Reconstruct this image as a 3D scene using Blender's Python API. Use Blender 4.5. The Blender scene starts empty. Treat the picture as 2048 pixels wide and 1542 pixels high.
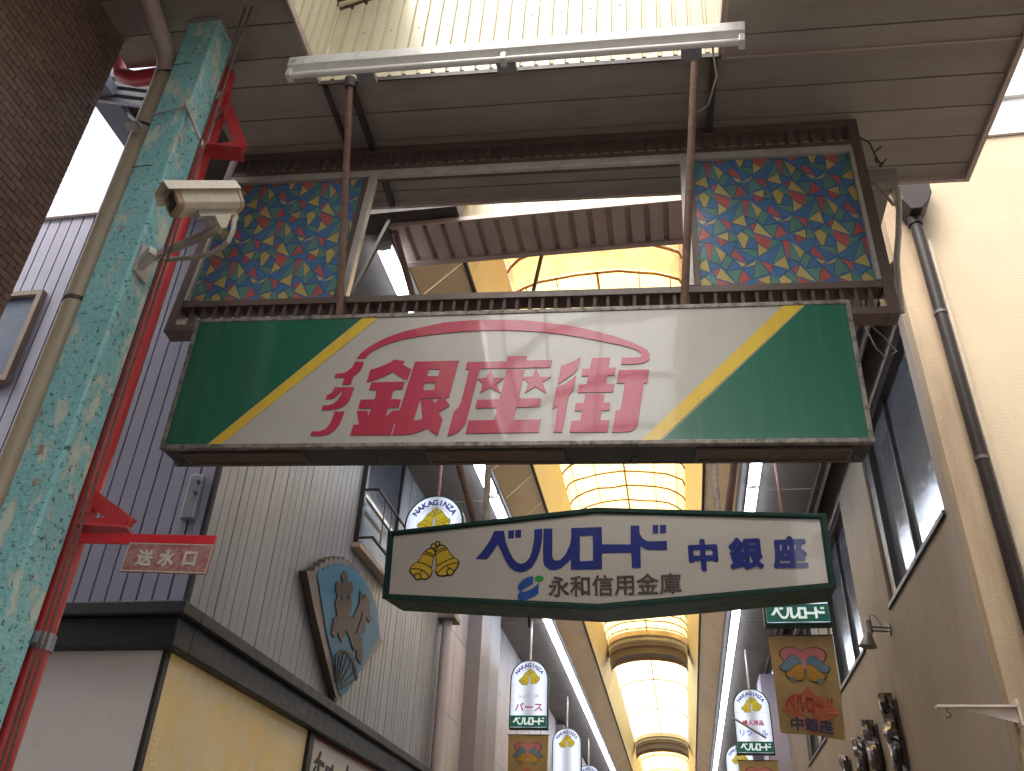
import bpy, bmesh, math, random
from mathutils import Matrix, Vector
random.seed(7)
SC=bpy.context.scene; COL=SC.collection
R_=math.radians
SIGN={"i":[[[-0.8654,0.1072],[-0.8114,0.1058],[-0.814,0.0784],[-0.8229,0.0472],[-0.8375,0.0277],[-0.8574,0.0113],[-0.8661,-0.0458],[-0.9159,-0.0447],[-0.9093,0.0023],[-0.97,0.0037],[-0.9657,0.0296],[-0.9279,0.031],[-0.8998,0.0434],[-0.8781,0.0657],[-0.8686,0.0855]]],"ku":[[[-0.9579,-0.0617],[-0.8421,-0.0641],[-0.8503,-0.117],[-0.858,-0.147],[-0.8734,-0.1739],[-0.8974,-0.1925],[-0.9297,-0.2044],[-0.9633,-0.2087],[-1.0115,-0.2079],[-1.006,-0.1797],[-0.978,-0.1791],[-0.9502,-0.1687],[-0.931,-0.1511],[-0.9177,-0.1267],[-0.9073,-0.0927],[-0.9192,-0.0925],[-0.9298,-0.1127],[-0.9469,-0.1288],[-0.9701,-0.1377],[-0.9981,-0.1389],[-0.9934,-0.1109],[-0.9778,-0.1062],[-0.9652,-0.0926]]],"no":[[[-0.9311,-0.22],[-0.8743,-0.2209],[-0.8846,-0.2732],[-0.894,-0.3049],[-0.9091,-0.331],[-0.9298,-0.3518],[-0.9518,-0.3646],[-0.975,-0.3701],[-1.0466,-0.3692],[-1.0434,-0.344],[-0.9988,-0.3435],[-0.9716,-0.3328],[-0.9533,-0.312],[-0.9432,-0.2856]]],"arc":[[[-0.8577,0.1301],[-0.8377,0.1655],[-0.7933,0.2081],[-0.738,0.2476],[-0.6812,0.2773],[-0.5943,0.3114],[-0.5045,0.3341],[-0.3609,0.3671],[-0.2096,0.3765],[-0.0585,0.3761],[0.0917,0.3661],[0.2283,0.3472],[0.3405,0.3266],[0.4516,0.2976],[0.5395,0.2681],[0.6265,0.2374],[0.7081,0.1998],[0.7675,0.1669],[0.8051,0.1375],[0.8171,0.1115],[0.812,0.0812],[0.7947,0.0639],[0.7734,0.0559],[0.7311,0.0519],[0.6578,0.0497],[0.663,0.0943],[0.7595,0.0937],[0.7703,0.1026],[0.7706,0.1179],[0.7582,0.1336],[0.7245,0.1542],[0.6691,0.1749],[0.583,0.1983],[0.5178,0.216],[0.4083,0.2442],[0.3198,0.2629],[0.2306,0.278],[0.0952,0.2931],[-0.0539,0.3027],[-0.2037,0.3016],[-0.3537,0.2909],[-0.4979,0.2739],[-0.588,0.2578],[-0.6559,0.2375],[-0.7227,0.2089],[-0.7736,0.1754],[-0.7951,0.1498],[-0.8062,0.1287]]],"gin_roof":[[[-0.6316,0.1166],[-0.5699,0.1053],[-0.5815,0.0815],[-0.5531,0.0655],[-0.5247,0.0496],[-0.5382,-0.0221],[-0.5626,-0.0129],[-0.5951,0.0067],[-0.6289,0.0347],[-0.6639,0.0118],[-0.7139,-0.0108],[-0.7752,-0.0339],[-0.7642,0.0498],[-0.724,0.0632],[-0.6807,0.0827],[-0.6522,0.0986]]],"gin":[[[-0.7468,-0.0337],[-0.552,-0.0329],[-0.56,-0.0811],[-0.6061,-0.0802],[-0.6137,-0.1003],[-0.6174,-0.1443],[-0.5605,-0.1483],[-0.5666,-0.2012],[-0.6284,-0.2034],[-0.6343,-0.2575],[-0.6004,-0.2204],[-0.56,-0.2186],[-0.5077,0.0993],[-0.2528,0.0992],[-0.2894,-0.1421],[-0.3131,-0.1438],[-0.2805,-0.1918],[-0.3396,-0.2357],[-0.3124,-0.2766],[-0.3299,-0.3811],[-0.3924,-0.3316],[-0.4315,-0.353],[-0.4733,-0.3664],[-0.5124,-0.3718],[-0.5831,-0.371],[-0.5724,-0.297],[-0.5894,-0.3068],[-0.5816,-0.311],[-0.5921,-0.3717],[-0.8199,-0.3701],[-0.8109,-0.3058],[-0.7789,-0.305],[-0.8047,-0.2187],[-0.744,-0.218],[-0.7325,-0.2498],[-0.7243,-0.2026],[-0.7996,-0.2022],[-0.7929,-0.1464],[-0.7124,-0.1454],[-0.7076,-0.0849],[-0.7531,-0.0826]],[[-0.4228,0.0471],[-0.3578,0.0455],[-0.363,-0.0004],[-0.4261,-0.0002]],[[-0.4358,-0.0427],[-0.3725,-0.044],[-0.378,-0.0924],[-0.4409,-0.092]],[[-0.4512,-0.1466],[-0.3324,-0.1446],[-0.3685,-0.1758],[-0.3787,-0.1541],[-0.4479,-0.1537],[-0.4248,-0.2749],[-0.4538,-0.283],[-0.4703,-0.2811],[-0.4722,-0.2742]]],"za_frame":[[[-0.205,0.0878],[0.0207,0.0873],[0.0245,0.1209],[0.1342,0.1212],[0.1321,0.0905],[0.2761,0.0884],[0.2662,0.0412],[-0.1269,0.0428],[-0.1423,-0.0417],[-0.1562,-0.1326],[-0.1767,-0.264],[-0.1807,-0.2982],[-0.1952,-0.3283],[-0.2166,-0.3544],[-0.2424,-0.369],[-0.2759,-0.3806],[-0.253,-0.2302],[-0.2294,-0.2054],[-0.2186,-0.1706],[-0.2097,-0.1119],[-0.1888,0.039],[-0.2101,0.0416]]],"star1":[[[-0.0685,0.0381],[-0.0432,-0.0186],[0.0141,-0.0211],[-0.0286,-0.0581],[0.0017,-0.12],[-0.0633,-0.0812],[-0.1178,-0.1157],[-0.1031,-0.0553],[-0.1384,-0.0237],[-0.123,-0.0204],[-0.089,-0.0188]]],"star2":[[[0.189,0.0358],[0.2123,-0.0185],[0.2731,-0.0199],[0.2266,-0.0538],[0.2545,-0.127],[0.1884,-0.0806],[0.1323,-0.1206],[0.1516,-0.0561],[0.1178,-0.0275],[0.1276,-0.0177],[0.1705,-0.0167]]],"za":[[[0.0238,0.033],[0.1237,0.0314],[0.1,-0.1551],[0.2234,-0.1563],[0.2169,-0.2073],[0.0893,-0.2109],[0.0798,-0.2869],[0.2272,-0.288],[0.2168,-0.3654],[-0.1768,-0.3668],[-0.1663,-0.2878],[-0.026,-0.2872],[-0.0139,-0.2111],[-0.1365,-0.2109],[-0.1284,-0.1586],[-0.0086,-0.1581],[-0.0002,-0.1278]]],"g1":[[[0.4341,0.1066],[0.4193,0.0254],[0.3949,-0.0043],[0.357,-0.036],[0.3108,-0.0699],[0.328,0.0505],[0.3678,0.0648],[0.4064,0.0842]]],"g2":[[[0.4121,-0.0097],[0.3987,-0.1039],[0.3719,-0.1426],[0.3442,-0.3663],[0.2971,-0.3667],[0.3164,-0.2047],[0.2866,-0.2235],[0.3049,-0.0896],[0.3492,-0.0683],[0.3869,-0.0367]]],"g3":[[[0.4968,0.0972],[0.5985,0.097],[0.5876,0.0313],[0.6279,0.0313],[0.6212,-0.0196],[0.5823,-0.0197],[0.5758,-0.0742],[0.6208,-0.0741],[0.6133,-0.124],[0.4215,-0.125],[0.4267,-0.0739],[0.4724,-0.0734],[0.4771,-0.0188],[0.44,-0.0194],[0.4458,0.0288],[0.4886,0.0297]]],"g4":[[[0.4637,-0.1356],[0.566,-0.1357],[0.5589,-0.1888],[0.5992,-0.189],[0.5928,-0.2372],[0.5506,-0.2384],[0.5424,-0.2965],[0.5937,-0.2973],[0.582,-0.3679],[0.3825,-0.3668],[0.3908,-0.299],[0.4393,-0.2973],[0.4468,-0.2367],[0.4081,-0.2375],[0.4148,-0.1896],[0.4567,-0.1889]]],"g5":[[[0.6451,0.0148],[0.8094,0.0143],[0.7962,-0.0706],[0.7779,-0.0726],[0.7403,-0.3204],[0.7297,-0.3435],[0.7152,-0.3595],[0.6949,-0.367],[0.6064,-0.3705],[0.6261,-0.2425],[0.6435,-0.239],[0.6539,-0.2249],[0.6766,-0.0694],[0.6326,-0.0685]]]}
BELL={"be":[[[-0.9613,0.0217],[-0.9054,0.0839],[-0.8499,0.1646],[-0.8148,0.2425],[-0.7354,0.2418],[-0.7208,0.1598],[-0.6898,0.0765],[-0.6556,0.0143],[-0.6223,-0.0191],[-0.5896,-0.0282],[-0.5573,-0.0172],[-0.5253,0.0181],[-0.5057,0.0783],[-0.4927,0.1596],[-0.4912,0.2438],[-0.4247,0.2462],[-0.429,0.149],[-0.4447,0.068],[-0.4684,0.0042],[-0.5081,-0.0588],[-0.5481,-0.0856],[-0.5965,-0.0945],[-0.6454,-0.0827],[-0.6869,-0.0493],[-0.7209,0.0042],[-0.7558,0.0787],[-0.7864,0.1333],[-0.818,0.0809],[-0.8656,0.0186]]],"d1":[[[-0.6996,0.2421],[-0.6539,0.2428],[-0.655,0.1805],[-0.6989,0.1797]]],"d2":[[[-0.644,0.2441],[-0.5968,0.2447],[-0.5981,0.1817],[-0.6443,0.1818]]],"ruro":[[[-0.4165,0.2458],[-0.3455,0.2446],[-0.3476,0.0244],[-0.3355,-0.0042],[-0.3115,-0.0129],[-0.2834,-0.0058],[-0.2433,0.037],[-0.2109,0.1004],[-0.1984,0.1568],[-0.1977,0.2428],[0.0414,0.2414],[0.0406,0.1035],[0.2592,0.0956],[0.2648,0.243],[0.3315,0.2419],[0.3327,0.1771],[0.3506,0.1402],[0.3807,0.1191],[0.4114,0.114],[0.5346,0.1134],[0.533,0.0423],[0.3851,0.0474],[0.355,0.0643],[0.3341,0.0809],[0.3292,-0.0881],[0.2624,-0.0861],[0.2607,0.0319],[0.039,0.0354],[0.0369,-0.0887],[-0.2027,-0.0855],[-0.202,0.0019],[-0.2437,-0.043],[-0.2836,-0.0735],[-0.3314,-0.0864],[-0.3714,-0.0804],[-0.4035,-0.054],[-0.4182,-0.0135],[-0.4203,0.0672]],[[-0.13,0.177],[-0.0277,0.1772],[-0.0314,-0.0219],[-0.1324,-0.0226]]],"d3":[[[0.4329,0.2402],[0.4757,0.24],[0.4708,0.1741],[0.4298,0.1749]]],"d4":[[[0.4888,0.2387],[0.5353,0.2384],[0.5319,0.175],[0.4856,0.1752]]],"m1":[[[-0.4953,-0.1268],[-0.497,-0.186],[-0.5383,-0.2085],[-0.5701,-0.2273],[-0.5939,-0.2439],[-0.6142,-0.2301],[-0.6186,-0.2103],[-0.607,-0.1831],[-0.5794,-0.1522],[-0.5394,-0.1335]]],"m2":[[[-0.5979,-0.2438],[-0.5538,-0.2433],[-0.5061,-0.225],[-0.4744,-0.2023],[-0.4507,-0.1754],[-0.4524,-0.2614],[-0.4895,-0.2838],[-0.537,-0.306],[-0.5767,-0.3113],[-0.6088,-0.3044],[-0.6187,-0.2886],[-0.6135,-0.2653]]],"m3":[[[-0.4126,-0.1489],[-0.4146,-0.1406],[-0.4203,-0.1332],[-0.429,-0.1273],[-0.4399,-0.1236],[-0.4517,-0.1226],[-0.4632,-0.1243],[-0.4731,-0.1286],[-0.4804,-0.135],[-0.4842,-0.1428],[-0.4841,-0.1511],[-0.4801,-0.159],[-0.4728,-0.1658],[-0.4628,-0.1706],[-0.4513,-0.173],[-0.4395,-0.1726],[-0.4287,-0.1695],[-0.4201,-0.1642],[-0.4145,-0.157]]]}
BELLS={"fill":[[[-0.0271,0.0996],[-0.0579,0.0934],[-0.0779,0.0796],[-0.0973,0.0585],[-0.1134,0.033],[-0.1388,-0.0081],[-0.1717,-0.0257],[-0.1937,-0.0509],[-0.2021,-0.0764],[-0.1902,-0.0967],[-0.1586,-0.1232],[-0.1042,-0.1404],[-0.0771,-0.1496],[-0.0537,-0.1474],[-0.0312,-0.1325],[-0.0152,-0.1075],[-0.0121,-0.0877],[-0.0196,-0.0619],[-0.0146,-0.0249],[-0.0062,0.0294],[0.0047,0.0435],[0.0016,0.0696],[-0.0101,0.0903]],[[0.0533,0.1215],[0.0804,0.1147],[0.1024,0.0922],[0.1155,0.0686],[0.1376,0.0419],[0.1593,0.0197],[0.1865,0.003],[0.2021,-0.0174],[0.2004,-0.0402],[0.19,-0.0654],[0.1681,-0.093],[0.1144,-0.1225],[0.0856,-0.1287],[0.0504,-0.1263],[0.0292,-0.1144],[0.0146,-0.0913],[0.0161,-0.0687],[0.0237,-0.0489],[0.017,-0.0116],[0.0082,0.0347],[0.0038,0.058],[0.0068,0.081],[0.0186,0.1067],[0.0357,0.1192]]],"balls":[[[-0.1021,-0.1277],[-0.1033,-0.1368],[-0.1079,-0.1447],[-0.1153,-0.1501],[-0.1245,-0.1524],[-0.1343,-0.1513],[-0.1433,-0.1469],[-0.1504,-0.1397],[-0.1546,-0.1309],[-0.1553,-0.1215],[-0.1524,-0.1128],[-0.1463,-0.106],[-0.1378,-0.1021],[-0.1281,-0.1015],[-0.1185,-0.1043],[-0.1103,-0.1102],[-0.1046,-0.1184]],[[0.1632,-0.0985],[0.1619,-0.1079],[0.1571,-0.1158],[0.1496,-0.1213],[0.1402,-0.1237],[0.1304,-0.1225],[0.1213,-0.118],[0.1143,-0.1108],[0.1102,-0.1017],[0.1097,-0.0922],[0.1127,-0.0833],[0.119,-0.0764],[0.1276,-0.0724],[0.1374,-0.0718],[0.1471,-0.0747],[0.1553,-0.0808],[0.1609,-0.0891]],[[0.0065,0.1144],[0.0056,0.1075],[0.0022,0.1017],[-0.0033,0.0976],[-0.0101,0.0959],[-0.0174,0.0968],[-0.024,0.1002],[-0.0293,0.1056],[-0.0323,0.1123],[-0.0328,0.1194],[-0.0306,0.1259],[-0.026,0.131],[-0.0197,0.1339],[-0.0126,0.1343],[-0.0055,0.1321],[0.0006,0.1276],[0.0048,0.1215]],[[0.0383,0.1337],[0.0375,0.1272],[0.0343,0.1217],[0.0291,0.1179],[0.0227,0.1163],[0.0159,0.1171],[0.0096,0.1203],[0.0047,0.1254],[0.0019,0.1317],[0.0015,0.1384],[0.0036,0.1445],[0.0078,0.1493],[0.0137,0.152],[0.0205,0.1524],[0.0271,0.1503],[0.0328,0.1461],[0.0367,0.1403]]],"lines":[[[-0.1387,-0.0095],[-0.107,-0.0163],[-0.0735,-0.0288],[-0.0428,-0.0455],[-0.0195,-0.0633]],[[-0.1926,-0.0653],[-0.1631,-0.0618],[-0.1242,-0.0659],[-0.0878,-0.0798],[-0.0566,-0.1034],[-0.036,-0.1267]],[[-0.0804,0.0724],[-0.0499,0.0627],[-0.0194,0.0501],[0.0019,0.0407]],[[-0.0971,0.0556],[-0.067,0.0502],[-0.0366,0.0405],[-0.009,0.0266]],[[-0.1013,-0.0765],[-0.1071,-0.0991]],[[0.0239,-0.0518],[0.0507,-0.0327],[0.0848,-0.0137],[0.1221,0.0023],[0.1627,0.011]],[[0.0275,-0.1101],[0.0536,-0.0811],[0.0871,-0.0537],[0.13,-0.0351],[0.1676,-0.0263],[0.1967,-0.0258]],[[0.0105,0.0693],[0.0348,0.0844],[0.0609,0.0936],[0.0902,0.0984]],[[0.0105,0.0462],[0.0359,0.0655],[0.0677,0.0789],[0.0998,0.085]],[[0.1116,-0.0459],[0.1216,-0.069]]]}
BELLS_AT=[-1.2981,0.0225]
TXT={"e0":[-0.3745,-0.2077],"e1":[0.6199,-0.2112],"et":[0.1346,-0.1265],"eb":[0.1295,-0.2953],"n0":[0.7028,-0.0037],"n1":[1.5064,-0.0008],"nt":[1.1445,0.1024],"nb":[1.1233,-0.1218]}
PAT=[["r",[[-0.295,0.1469],[-0.2515,0.1469],[-0.2709,-0.0057],[-0.2803,-0.0023]]],["y",[[-0.2411,0.1285],[-0.1731,0.0483],[-0.2061,-0.0212]]],["g",[[-0.251,0.138],[-0.2429,0.1304],[-0.2087,-0.0392],[-0.2699,-0.0086]]],["y",[[-0.2905,0.0185],[-0.2759,-0.0988],[-0.3715,-0.0536]]],["g",[[-0.2974,0.1411],[-0.2903,0.0213],[-0.3692,-0.048]]],["b",[[-0.4526,-0.0029],[-0.298,0.1441],[-0.3735,-0.0535]]],["b",[[-0.2752,-0.0112],[-0.2123,-0.0491],[-0.2738,-0.0961]]],["r",[[-0.2146,-0.0547],[-0.2439,-0.1314],[-0.2623,-0.0968]]],["y",[[-0.2134,-0.0632],[-0.1302,-0.204],[-0.245,-0.1452]]],["b",[[-0.1308,-0.0003],[-0.0895,-0.0735],[-0.1792,-0.0906]]],["g",[[-0.1734,0.0455],[-0.1328,-0.0001],[-0.183,-0.0903],[-0.2093,-0.0465]]],["g",[[-0.1796,-0.0961],[-0.0882,-0.0792],[-0.1232,-0.2099]]],["r",[[-0.0868,-0.0849],[-0.038,-0.1682],[-0.1211,-0.2073]]],["b",[[-0.0822,-0.0768],[-0.0133,-0.0557],[-0.0305,-0.1686]]],["g",[[0.0103,-0.012],[-0.0114,-0.0558],[-0.0284,-0.166],[0.0687,-0.122]]],["r",[[0.023,-0.0185],[0.0918,-0.051],[0.0827,-0.1312]]],["y",[[0.0106,-0.0092],[-0.0129,-0.0513],[-0.0771,-0.0715]]],["y",[[-0.1239,-0.0092],[-0.0559,-0.0418],[-0.0866,-0.0625]]],["r",[[-0.1176,0.091],[-0.1464,0.0294],[-0.0537,-0.0391]]],["b",[[-0.0997,0.0869],[-0.0019,0.0001],[-0.0515,-0.0365]]],["g",[[-0.0994,0.0898],[0.0137,0.0765],[0.0101,0.005]]],["y",[[0.0213,0.1312],[0.0801,0.0664],[0.0151,0.0161]]],["r",[[-0.0007,0.2213],[0.1076,0.1575],[0.0826,0.072],[0.0197,0.1343]]],["y",[[-0.068,0.238],[-0.0257,0.1874],[-0.0544,0.0926],[-0.0721,0.0909],[-0.1007,0.2045]]],["b",[[-0.0259,0.1845],[0.0179,0.1549],[0.0137,0.0765],[-0.0526,0.0908]]],["b",[[-0.198,0.1256],[-0.0972,0.1569],[-0.1473,0.0323],[-0.1729,0.0512]]],["b",[[-0.0952,0.1568],[-0.0721,0.0909],[-0.1163,0.0968]]],["b",[[-0.3558,0.1569],[-0.2211,0.2071],[-0.2177,0.1505],[-0.2968,0.1499]]],["y",[[-0.1472,0.2377],[-0.1511,0.1548],[-0.2253,0.2044]]],["r",[[-0.225,0.1984],[-0.1545,0.152],[-0.1941,0.1253],[-0.2031,0.1113]]],["g",[[-0.1422,0.2494],[-0.1032,0.1988],[-0.0969,0.1599],[-0.1509,0.1488]]],["g",[[-0.3639,0.1545],[-0.297,0.147],[-0.3855,0.065]]],["b",[[-0.1271,0.3087],[-0.0394,0.269],[-0.0991,0.2223]]],["g",[[-0.0394,0.269],[-0.0007,0.2213],[0.0179,0.1549],[-0.0257,0.1874],[-0.066,0.2379]]]]
PAT_J=[1.7339,-0.0094]
PAT_A=[0.4639,0.0]
PAT_B=[0.2181,-0.3737]
FAN={"glyph":[[[7.779,4.605],[7.87,4.622],[7.921,4.544],[8.024,4.581],[8.09,4.524],[8.035,4.436],[8.11,4.405],[8.11,4.303],[8.055,4.274],[8.116,4.249],[8.172,4.278],[8.21,4.268],[8.267,4.378],[8.319,4.464],[8.287,4.582],[8.379,4.579],[8.403,4.522],[8.459,4.607],[8.571,4.609],[8.626,4.568],[8.645,4.478],[8.722,4.432],[8.689,4.374],[8.563,4.404],[8.569,4.348],[8.594,4.245],[8.515,4.215],[8.454,4.107],[8.537,4.165],[8.587,4.089],[8.622,3.963],[8.607,3.915],[8.455,3.94],[8.426,4.009],[8.335,3.978],[8.178,4.069],[8.048,4.101],[8.032,4.026],[7.998,3.957],[7.845,4.018],[7.797,3.951],[7.708,3.961],[7.698,4.105],[7.785,4.154],[7.68,4.249],[7.71,4.324],[7.643,4.355],[7.626,4.442],[7.714,4.457],[7.797,4.488],[7.726,4.54]],[[7.727,4.319],[7.78,4.357],[7.828,4.359],[7.819,4.328],[7.736,4.3]],[[7.942,4.382],[7.954,4.408],[8.002,4.434],[7.987,4.392]],[[8.442,4.43],[8.302,4.134],[8.36,4.163],[8.45,4.368]]],"blue":[[[7.18,4.343],[7.266,4.407],[7.405,4.492],[7.605,4.596],[7.832,4.671],[8.053,4.714],[8.263,4.721],[8.452,4.712],[8.62,4.675],[8.797,4.626],[8.956,4.531],[9.09,4.353],[8.437,3.665],[8.341,3.578],[8.211,3.506],[8.101,3.542],[7.854,3.754],[7.56,3.978]]],"outer":[[[6.952,4.299],[7.118,4.356],[7.247,4.448],[7.38,4.548],[7.583,4.646],[7.779,4.717],[8.003,4.748],[8.248,4.758],[8.439,4.744],[8.649,4.697],[8.832,4.637],[8.983,4.515],[9.154,4.348],[9.26,4.342],[9.092,4.203],[8.531,3.763],[8.076,3.39],[8.001,3.388],[8.106,3.462],[7.72,3.718],[7.259,4.045]]],"rim":[[[7.854,3.754],[7.888,3.815],[7.982,3.884],[8.078,3.921],[8.219,3.934],[8.367,3.905],[8.498,3.842],[8.569,3.773],[8.528,3.73],[8.44,3.816],[8.311,3.879],[8.2,3.902],[8.088,3.898],[7.993,3.86],[7.921,3.809]]]}
M_SIGN=[[0.99867, -0.04827, 0.0183, -0.84783], [0.0488, 0.99835, -0.03014, 3.95], [-0.01682, 0.03099, 0.99938, 4.25072], [0.0, 0.0, 0.0, 1.0]]
M_BELL=[[0.9994, 0.03461, 0.00257, -0.53285], [-0.03404, 0.99201, -0.12151, 6.3], [-0.00676, 0.12135, 0.99259, 4.09098], [0.0, 0.0, 0.0, 1.0]]
M_FRAME=[[0.99891, -0.03549, 0.03019, -0.83876], [0.03392, 0.99812, 0.05103, 4.15], [-0.03194, -0.04995, 0.99824, 5.58093], [0.0, 0.0, 0.0, 1.0]]
M_CAM=[[0.98455, 0.05871, 0.16498, 0.0], [0.17048, -0.53669, -0.82638, 0.0], [0.04002, 0.84174, -0.5384, 1.6], [0.0, 0.0, 0.0, 1.0]]

# ------------------------------------------------------------------ camera, sky, sun, exposure
cam_d=bpy.data.cameras.new('camera'); cam=bpy.data.objects.new('camera',cam_d); COL.objects.link(cam)
cam_d.sensor_width=36.0; cam_d.lens=30.504; cam_d.clip_start=0.05; cam_d.clip_end=500
cam.matrix_world=Matrix(M_CAM); SC.camera=cam
SUN_EL,SUN_AZ=58.0,200.0     # azimuth the light comes from, clockwise from +Y
w=bpy.data.worlds.new('World'); SC.world=w; w.use_nodes=True
nt=w.node_tree; bg=nt.nodes['Background']
sky=nt.nodes.new('ShaderNodeTexSky'); sky.sky_type='NISHITA'; sky.sun_disc=False
sky.sun_elevation=R_(SUN_EL); sky.sun_rotation=R_(SUN_AZ); sky.air_density=1.0; sky.dust_density=8.0; sky.ozone_density=1.0
hs=nt.nodes.new('ShaderNodeHueSaturation'); hs.inputs['Saturation'].default_value=.45   # thin cloud takes most of the blue out
nt.links.new(sky.outputs[0],hs.inputs['Color']); nt.links.new(hs.outputs[0],bg.inputs[0]); bg.inputs[1].default_value=0.15
sd=bpy.data.lights.new('sun','SUN'); sd.energy=.5; sd.angle=R_(40.0); sd.color=(1.0,.95,.88)
sun=bpy.data.objects.new('sun',sd); COL.objects.link(sun)
_d=Vector((math.sin(R_(SUN_AZ))*math.cos(R_(SUN_EL)),math.cos(R_(SUN_AZ))*math.cos(R_(SUN_EL)),math.sin(R_(SUN_EL))))
sun.rotation_euler=_d.to_track_quat('Z','Y').to_euler()
SC.view_settings.view_transform='Standard'; SC.view_settings.look='None'; SC.view_settings.gamma=1.0
SC.view_settings.use_curve_mapping=False; SC.view_settings.exposure=1.9
SC.render.engine='CYCLES'; SC.cycles.use_denoising=True; SC.cycles.max_bounces=10; SC.cycles.diffuse_bounces=6
SC.cycles.transparent_max_bounces=16; SC.cycles.sample_clamp_indirect=6.0; SC.cycles.caustics_reflective=False; SC.cycles.caustics_refractive=False

# ------------------------------------------------------------------ materials
def rgb(h):
    h=h.lstrip('#'); v=[int(h[i:i+2],16)/255 for i in (0,2,4)]
    return tuple((c/12.92 if c<=.04045 else ((c+.055)/1.055)**2.4) for c in v)
class NT:
    def __init__(s,name):
        s.m=bpy.data.materials.new(name); s.m.use_nodes=True; s.t=s.m.node_tree; s.N=s.t.nodes
        s.p=s.N['Principled BSDF']; s.out=s.N['Material Output']
    def n(s,typ,**kw):
        o=s.N.new(typ)
        for k,v in kw.items(): setattr(o,k,v)
        return o
    def l(s,a,b): s.t.links.new(a,b)
    def pos(s,scale=(1,1,1)):
        g=s.n('ShaderNodeNewGeometry'); mp=s.n('ShaderNodeMapping'); mp.inputs['Scale'].default_value=scale
        s.l(g.outputs['Position'],mp.inputs['Vector']); return mp.outputs[0]
    def noise(s,scale,detail=4,rough=.6,vec=None,stretch=(1,1,1)):
        o=s.n('ShaderNodeTexNoise'); o.inputs['Scale'].default_value=scale; o.inputs['Detail'].default_value=detail
        o.inputs['Roughness'].default_value=rough; s.l(vec if vec else s.pos(stretch),o.inputs['Vector']); return o.outputs['Fac']
    def ramp(s,fac,stops):
        r=s.n('ShaderNodeValToRGB'); e=r.color_ramp.elements
        while len(e)<len(stops): e.new(.5)
        for k,(p,c) in zip(e,stops):
            k.position=p; k.color=(*c,1) if isinstance(c,tuple) else (c,c,c,1)
        s.l(fac,r.inputs[0]); return r.outputs[0]
    def mix(s,fac,a,b,mode='MIX'):
        x=s.n('ShaderNodeMix',data_type='RGBA',blend_type=mode)
        for i,v in ((0,fac),(6,a),(7,b)):
            if hasattr(v,'links'): s.l(v,x.inputs[i])
            elif isinstance(v,tuple): x.inputs[i].default_value=(*v,1)
            else: x.inputs[i].default_value=v
        return x.outputs[2]
    def bump(s,h,strength,dist=.01):
        b=s.n('ShaderNodeBump'); b.inputs['Strength'].default_value=strength; b.inputs['Distance'].default_value=dist
        s.l(h,b.inputs['Height']); s.l(b.outputs[0],s.p.inputs['Normal']); return b
def mat(name,col,rough=.6,metal=0.0,var=.18,vs=3.0,dirt=None,da=.5,ds=6.0,dlo=.5,dhi=.75,stretch=(1,1,1),bump=0.0,bs=60.0,spec=.5,coat=0.0,rnd=0.0):
    k=NT(name); p=k.p
    f=k.noise(vs,5,.65)
    dk=tuple(c*(1-var) for c in col); lt=tuple(min(1,c*(1+var)) for c in col)
    c=k.ramp(f,[(.3,dk),(.7,lt)])
    if rnd:
        oi=k.n('ShaderNodeObjectInfo'); rr=k.ramp(oi.outputs['Random'],[(0,1-rnd),(1,1+rnd*.6)]); c=k.mix(1.0,c,rr,'MULTIPLY')
    if dirt:
        g=k.noise(ds,6,.7,stretch=stretch); c=k.mix(k.ramp(g,[(dlo,0.0),(dhi,da)]),c,dirt)
    k.l(c,p.inputs['Base Color'])
    rr=k.ramp(k.noise(vs*4,3),[(.3,max(0,rough-.08)),(.7,min(1,rough+.08))]); k.l(rr,p.inputs['Roughness'])
    p.inputs['Metallic'].default_value=metal; p.inputs['Specular IOR Level'].default_value=spec; p.inputs['Coat Weight'].default_value=coat
    if bump: k.bump(k.noise(bs,4,.6),bump,.01)
    return k.m
def emis(name,col,s):
    k=NT(name); k.p.inputs['Base Color'].default_value=(.8,.8,.8,1); k.p.inputs['Emission Color'].default_value=(*col,1); k.p.inputs['Emission Strength'].default_value=s; k.p.inputs['Roughness'].default_value=.3; return k.m
def pane(name,tint,transp,trans,gloss=.06,var=.15,vs=2.0):
    """backlit sheet: part clear, part scattering, a little gloss"""
    k=NT(name); k.N.remove(k.p)
    f=k.noise(vs,4,.6); c=k.ramp(f,[(.3,tuple(x*(1-var) for x in tint)),(.7,tint)])
    a=k.n('ShaderNodeBsdfTransparent'); b=k.n('ShaderNodeBsdfTranslucent'); d=k.n('ShaderNodeBsdfDiffuse'); g=k.n('ShaderNodeBsdfGlossy'); g.inputs['Roughness'].default_value=.15
    for x in (a,b,d): k.l(c,x.inputs['Color'])
    m1=k.n('ShaderNodeMixShader'); m1.inputs[0].default_value=trans/(1-transp+1e-6); k.l(d.outputs[0],m1.inputs[1]); k.l(b.outputs[0],m1.inputs[2])
    m2=k.n('ShaderNodeMixShader'); m2.inputs[0].default_value=transp; k.l(m1.outputs[0],m2.inputs[1]); k.l(a.outputs[0],m2.inputs[2])
    m3=k.n('ShaderNodeMixShader'); m3.inputs[0].default_value=gloss; k.l(m2.outputs[0],m3.inputs[1]); k.l(g.outputs[0],m3.inputs[2])
    k.l(m3.outputs[0],k.out.inputs[0]); return k.m

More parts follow.
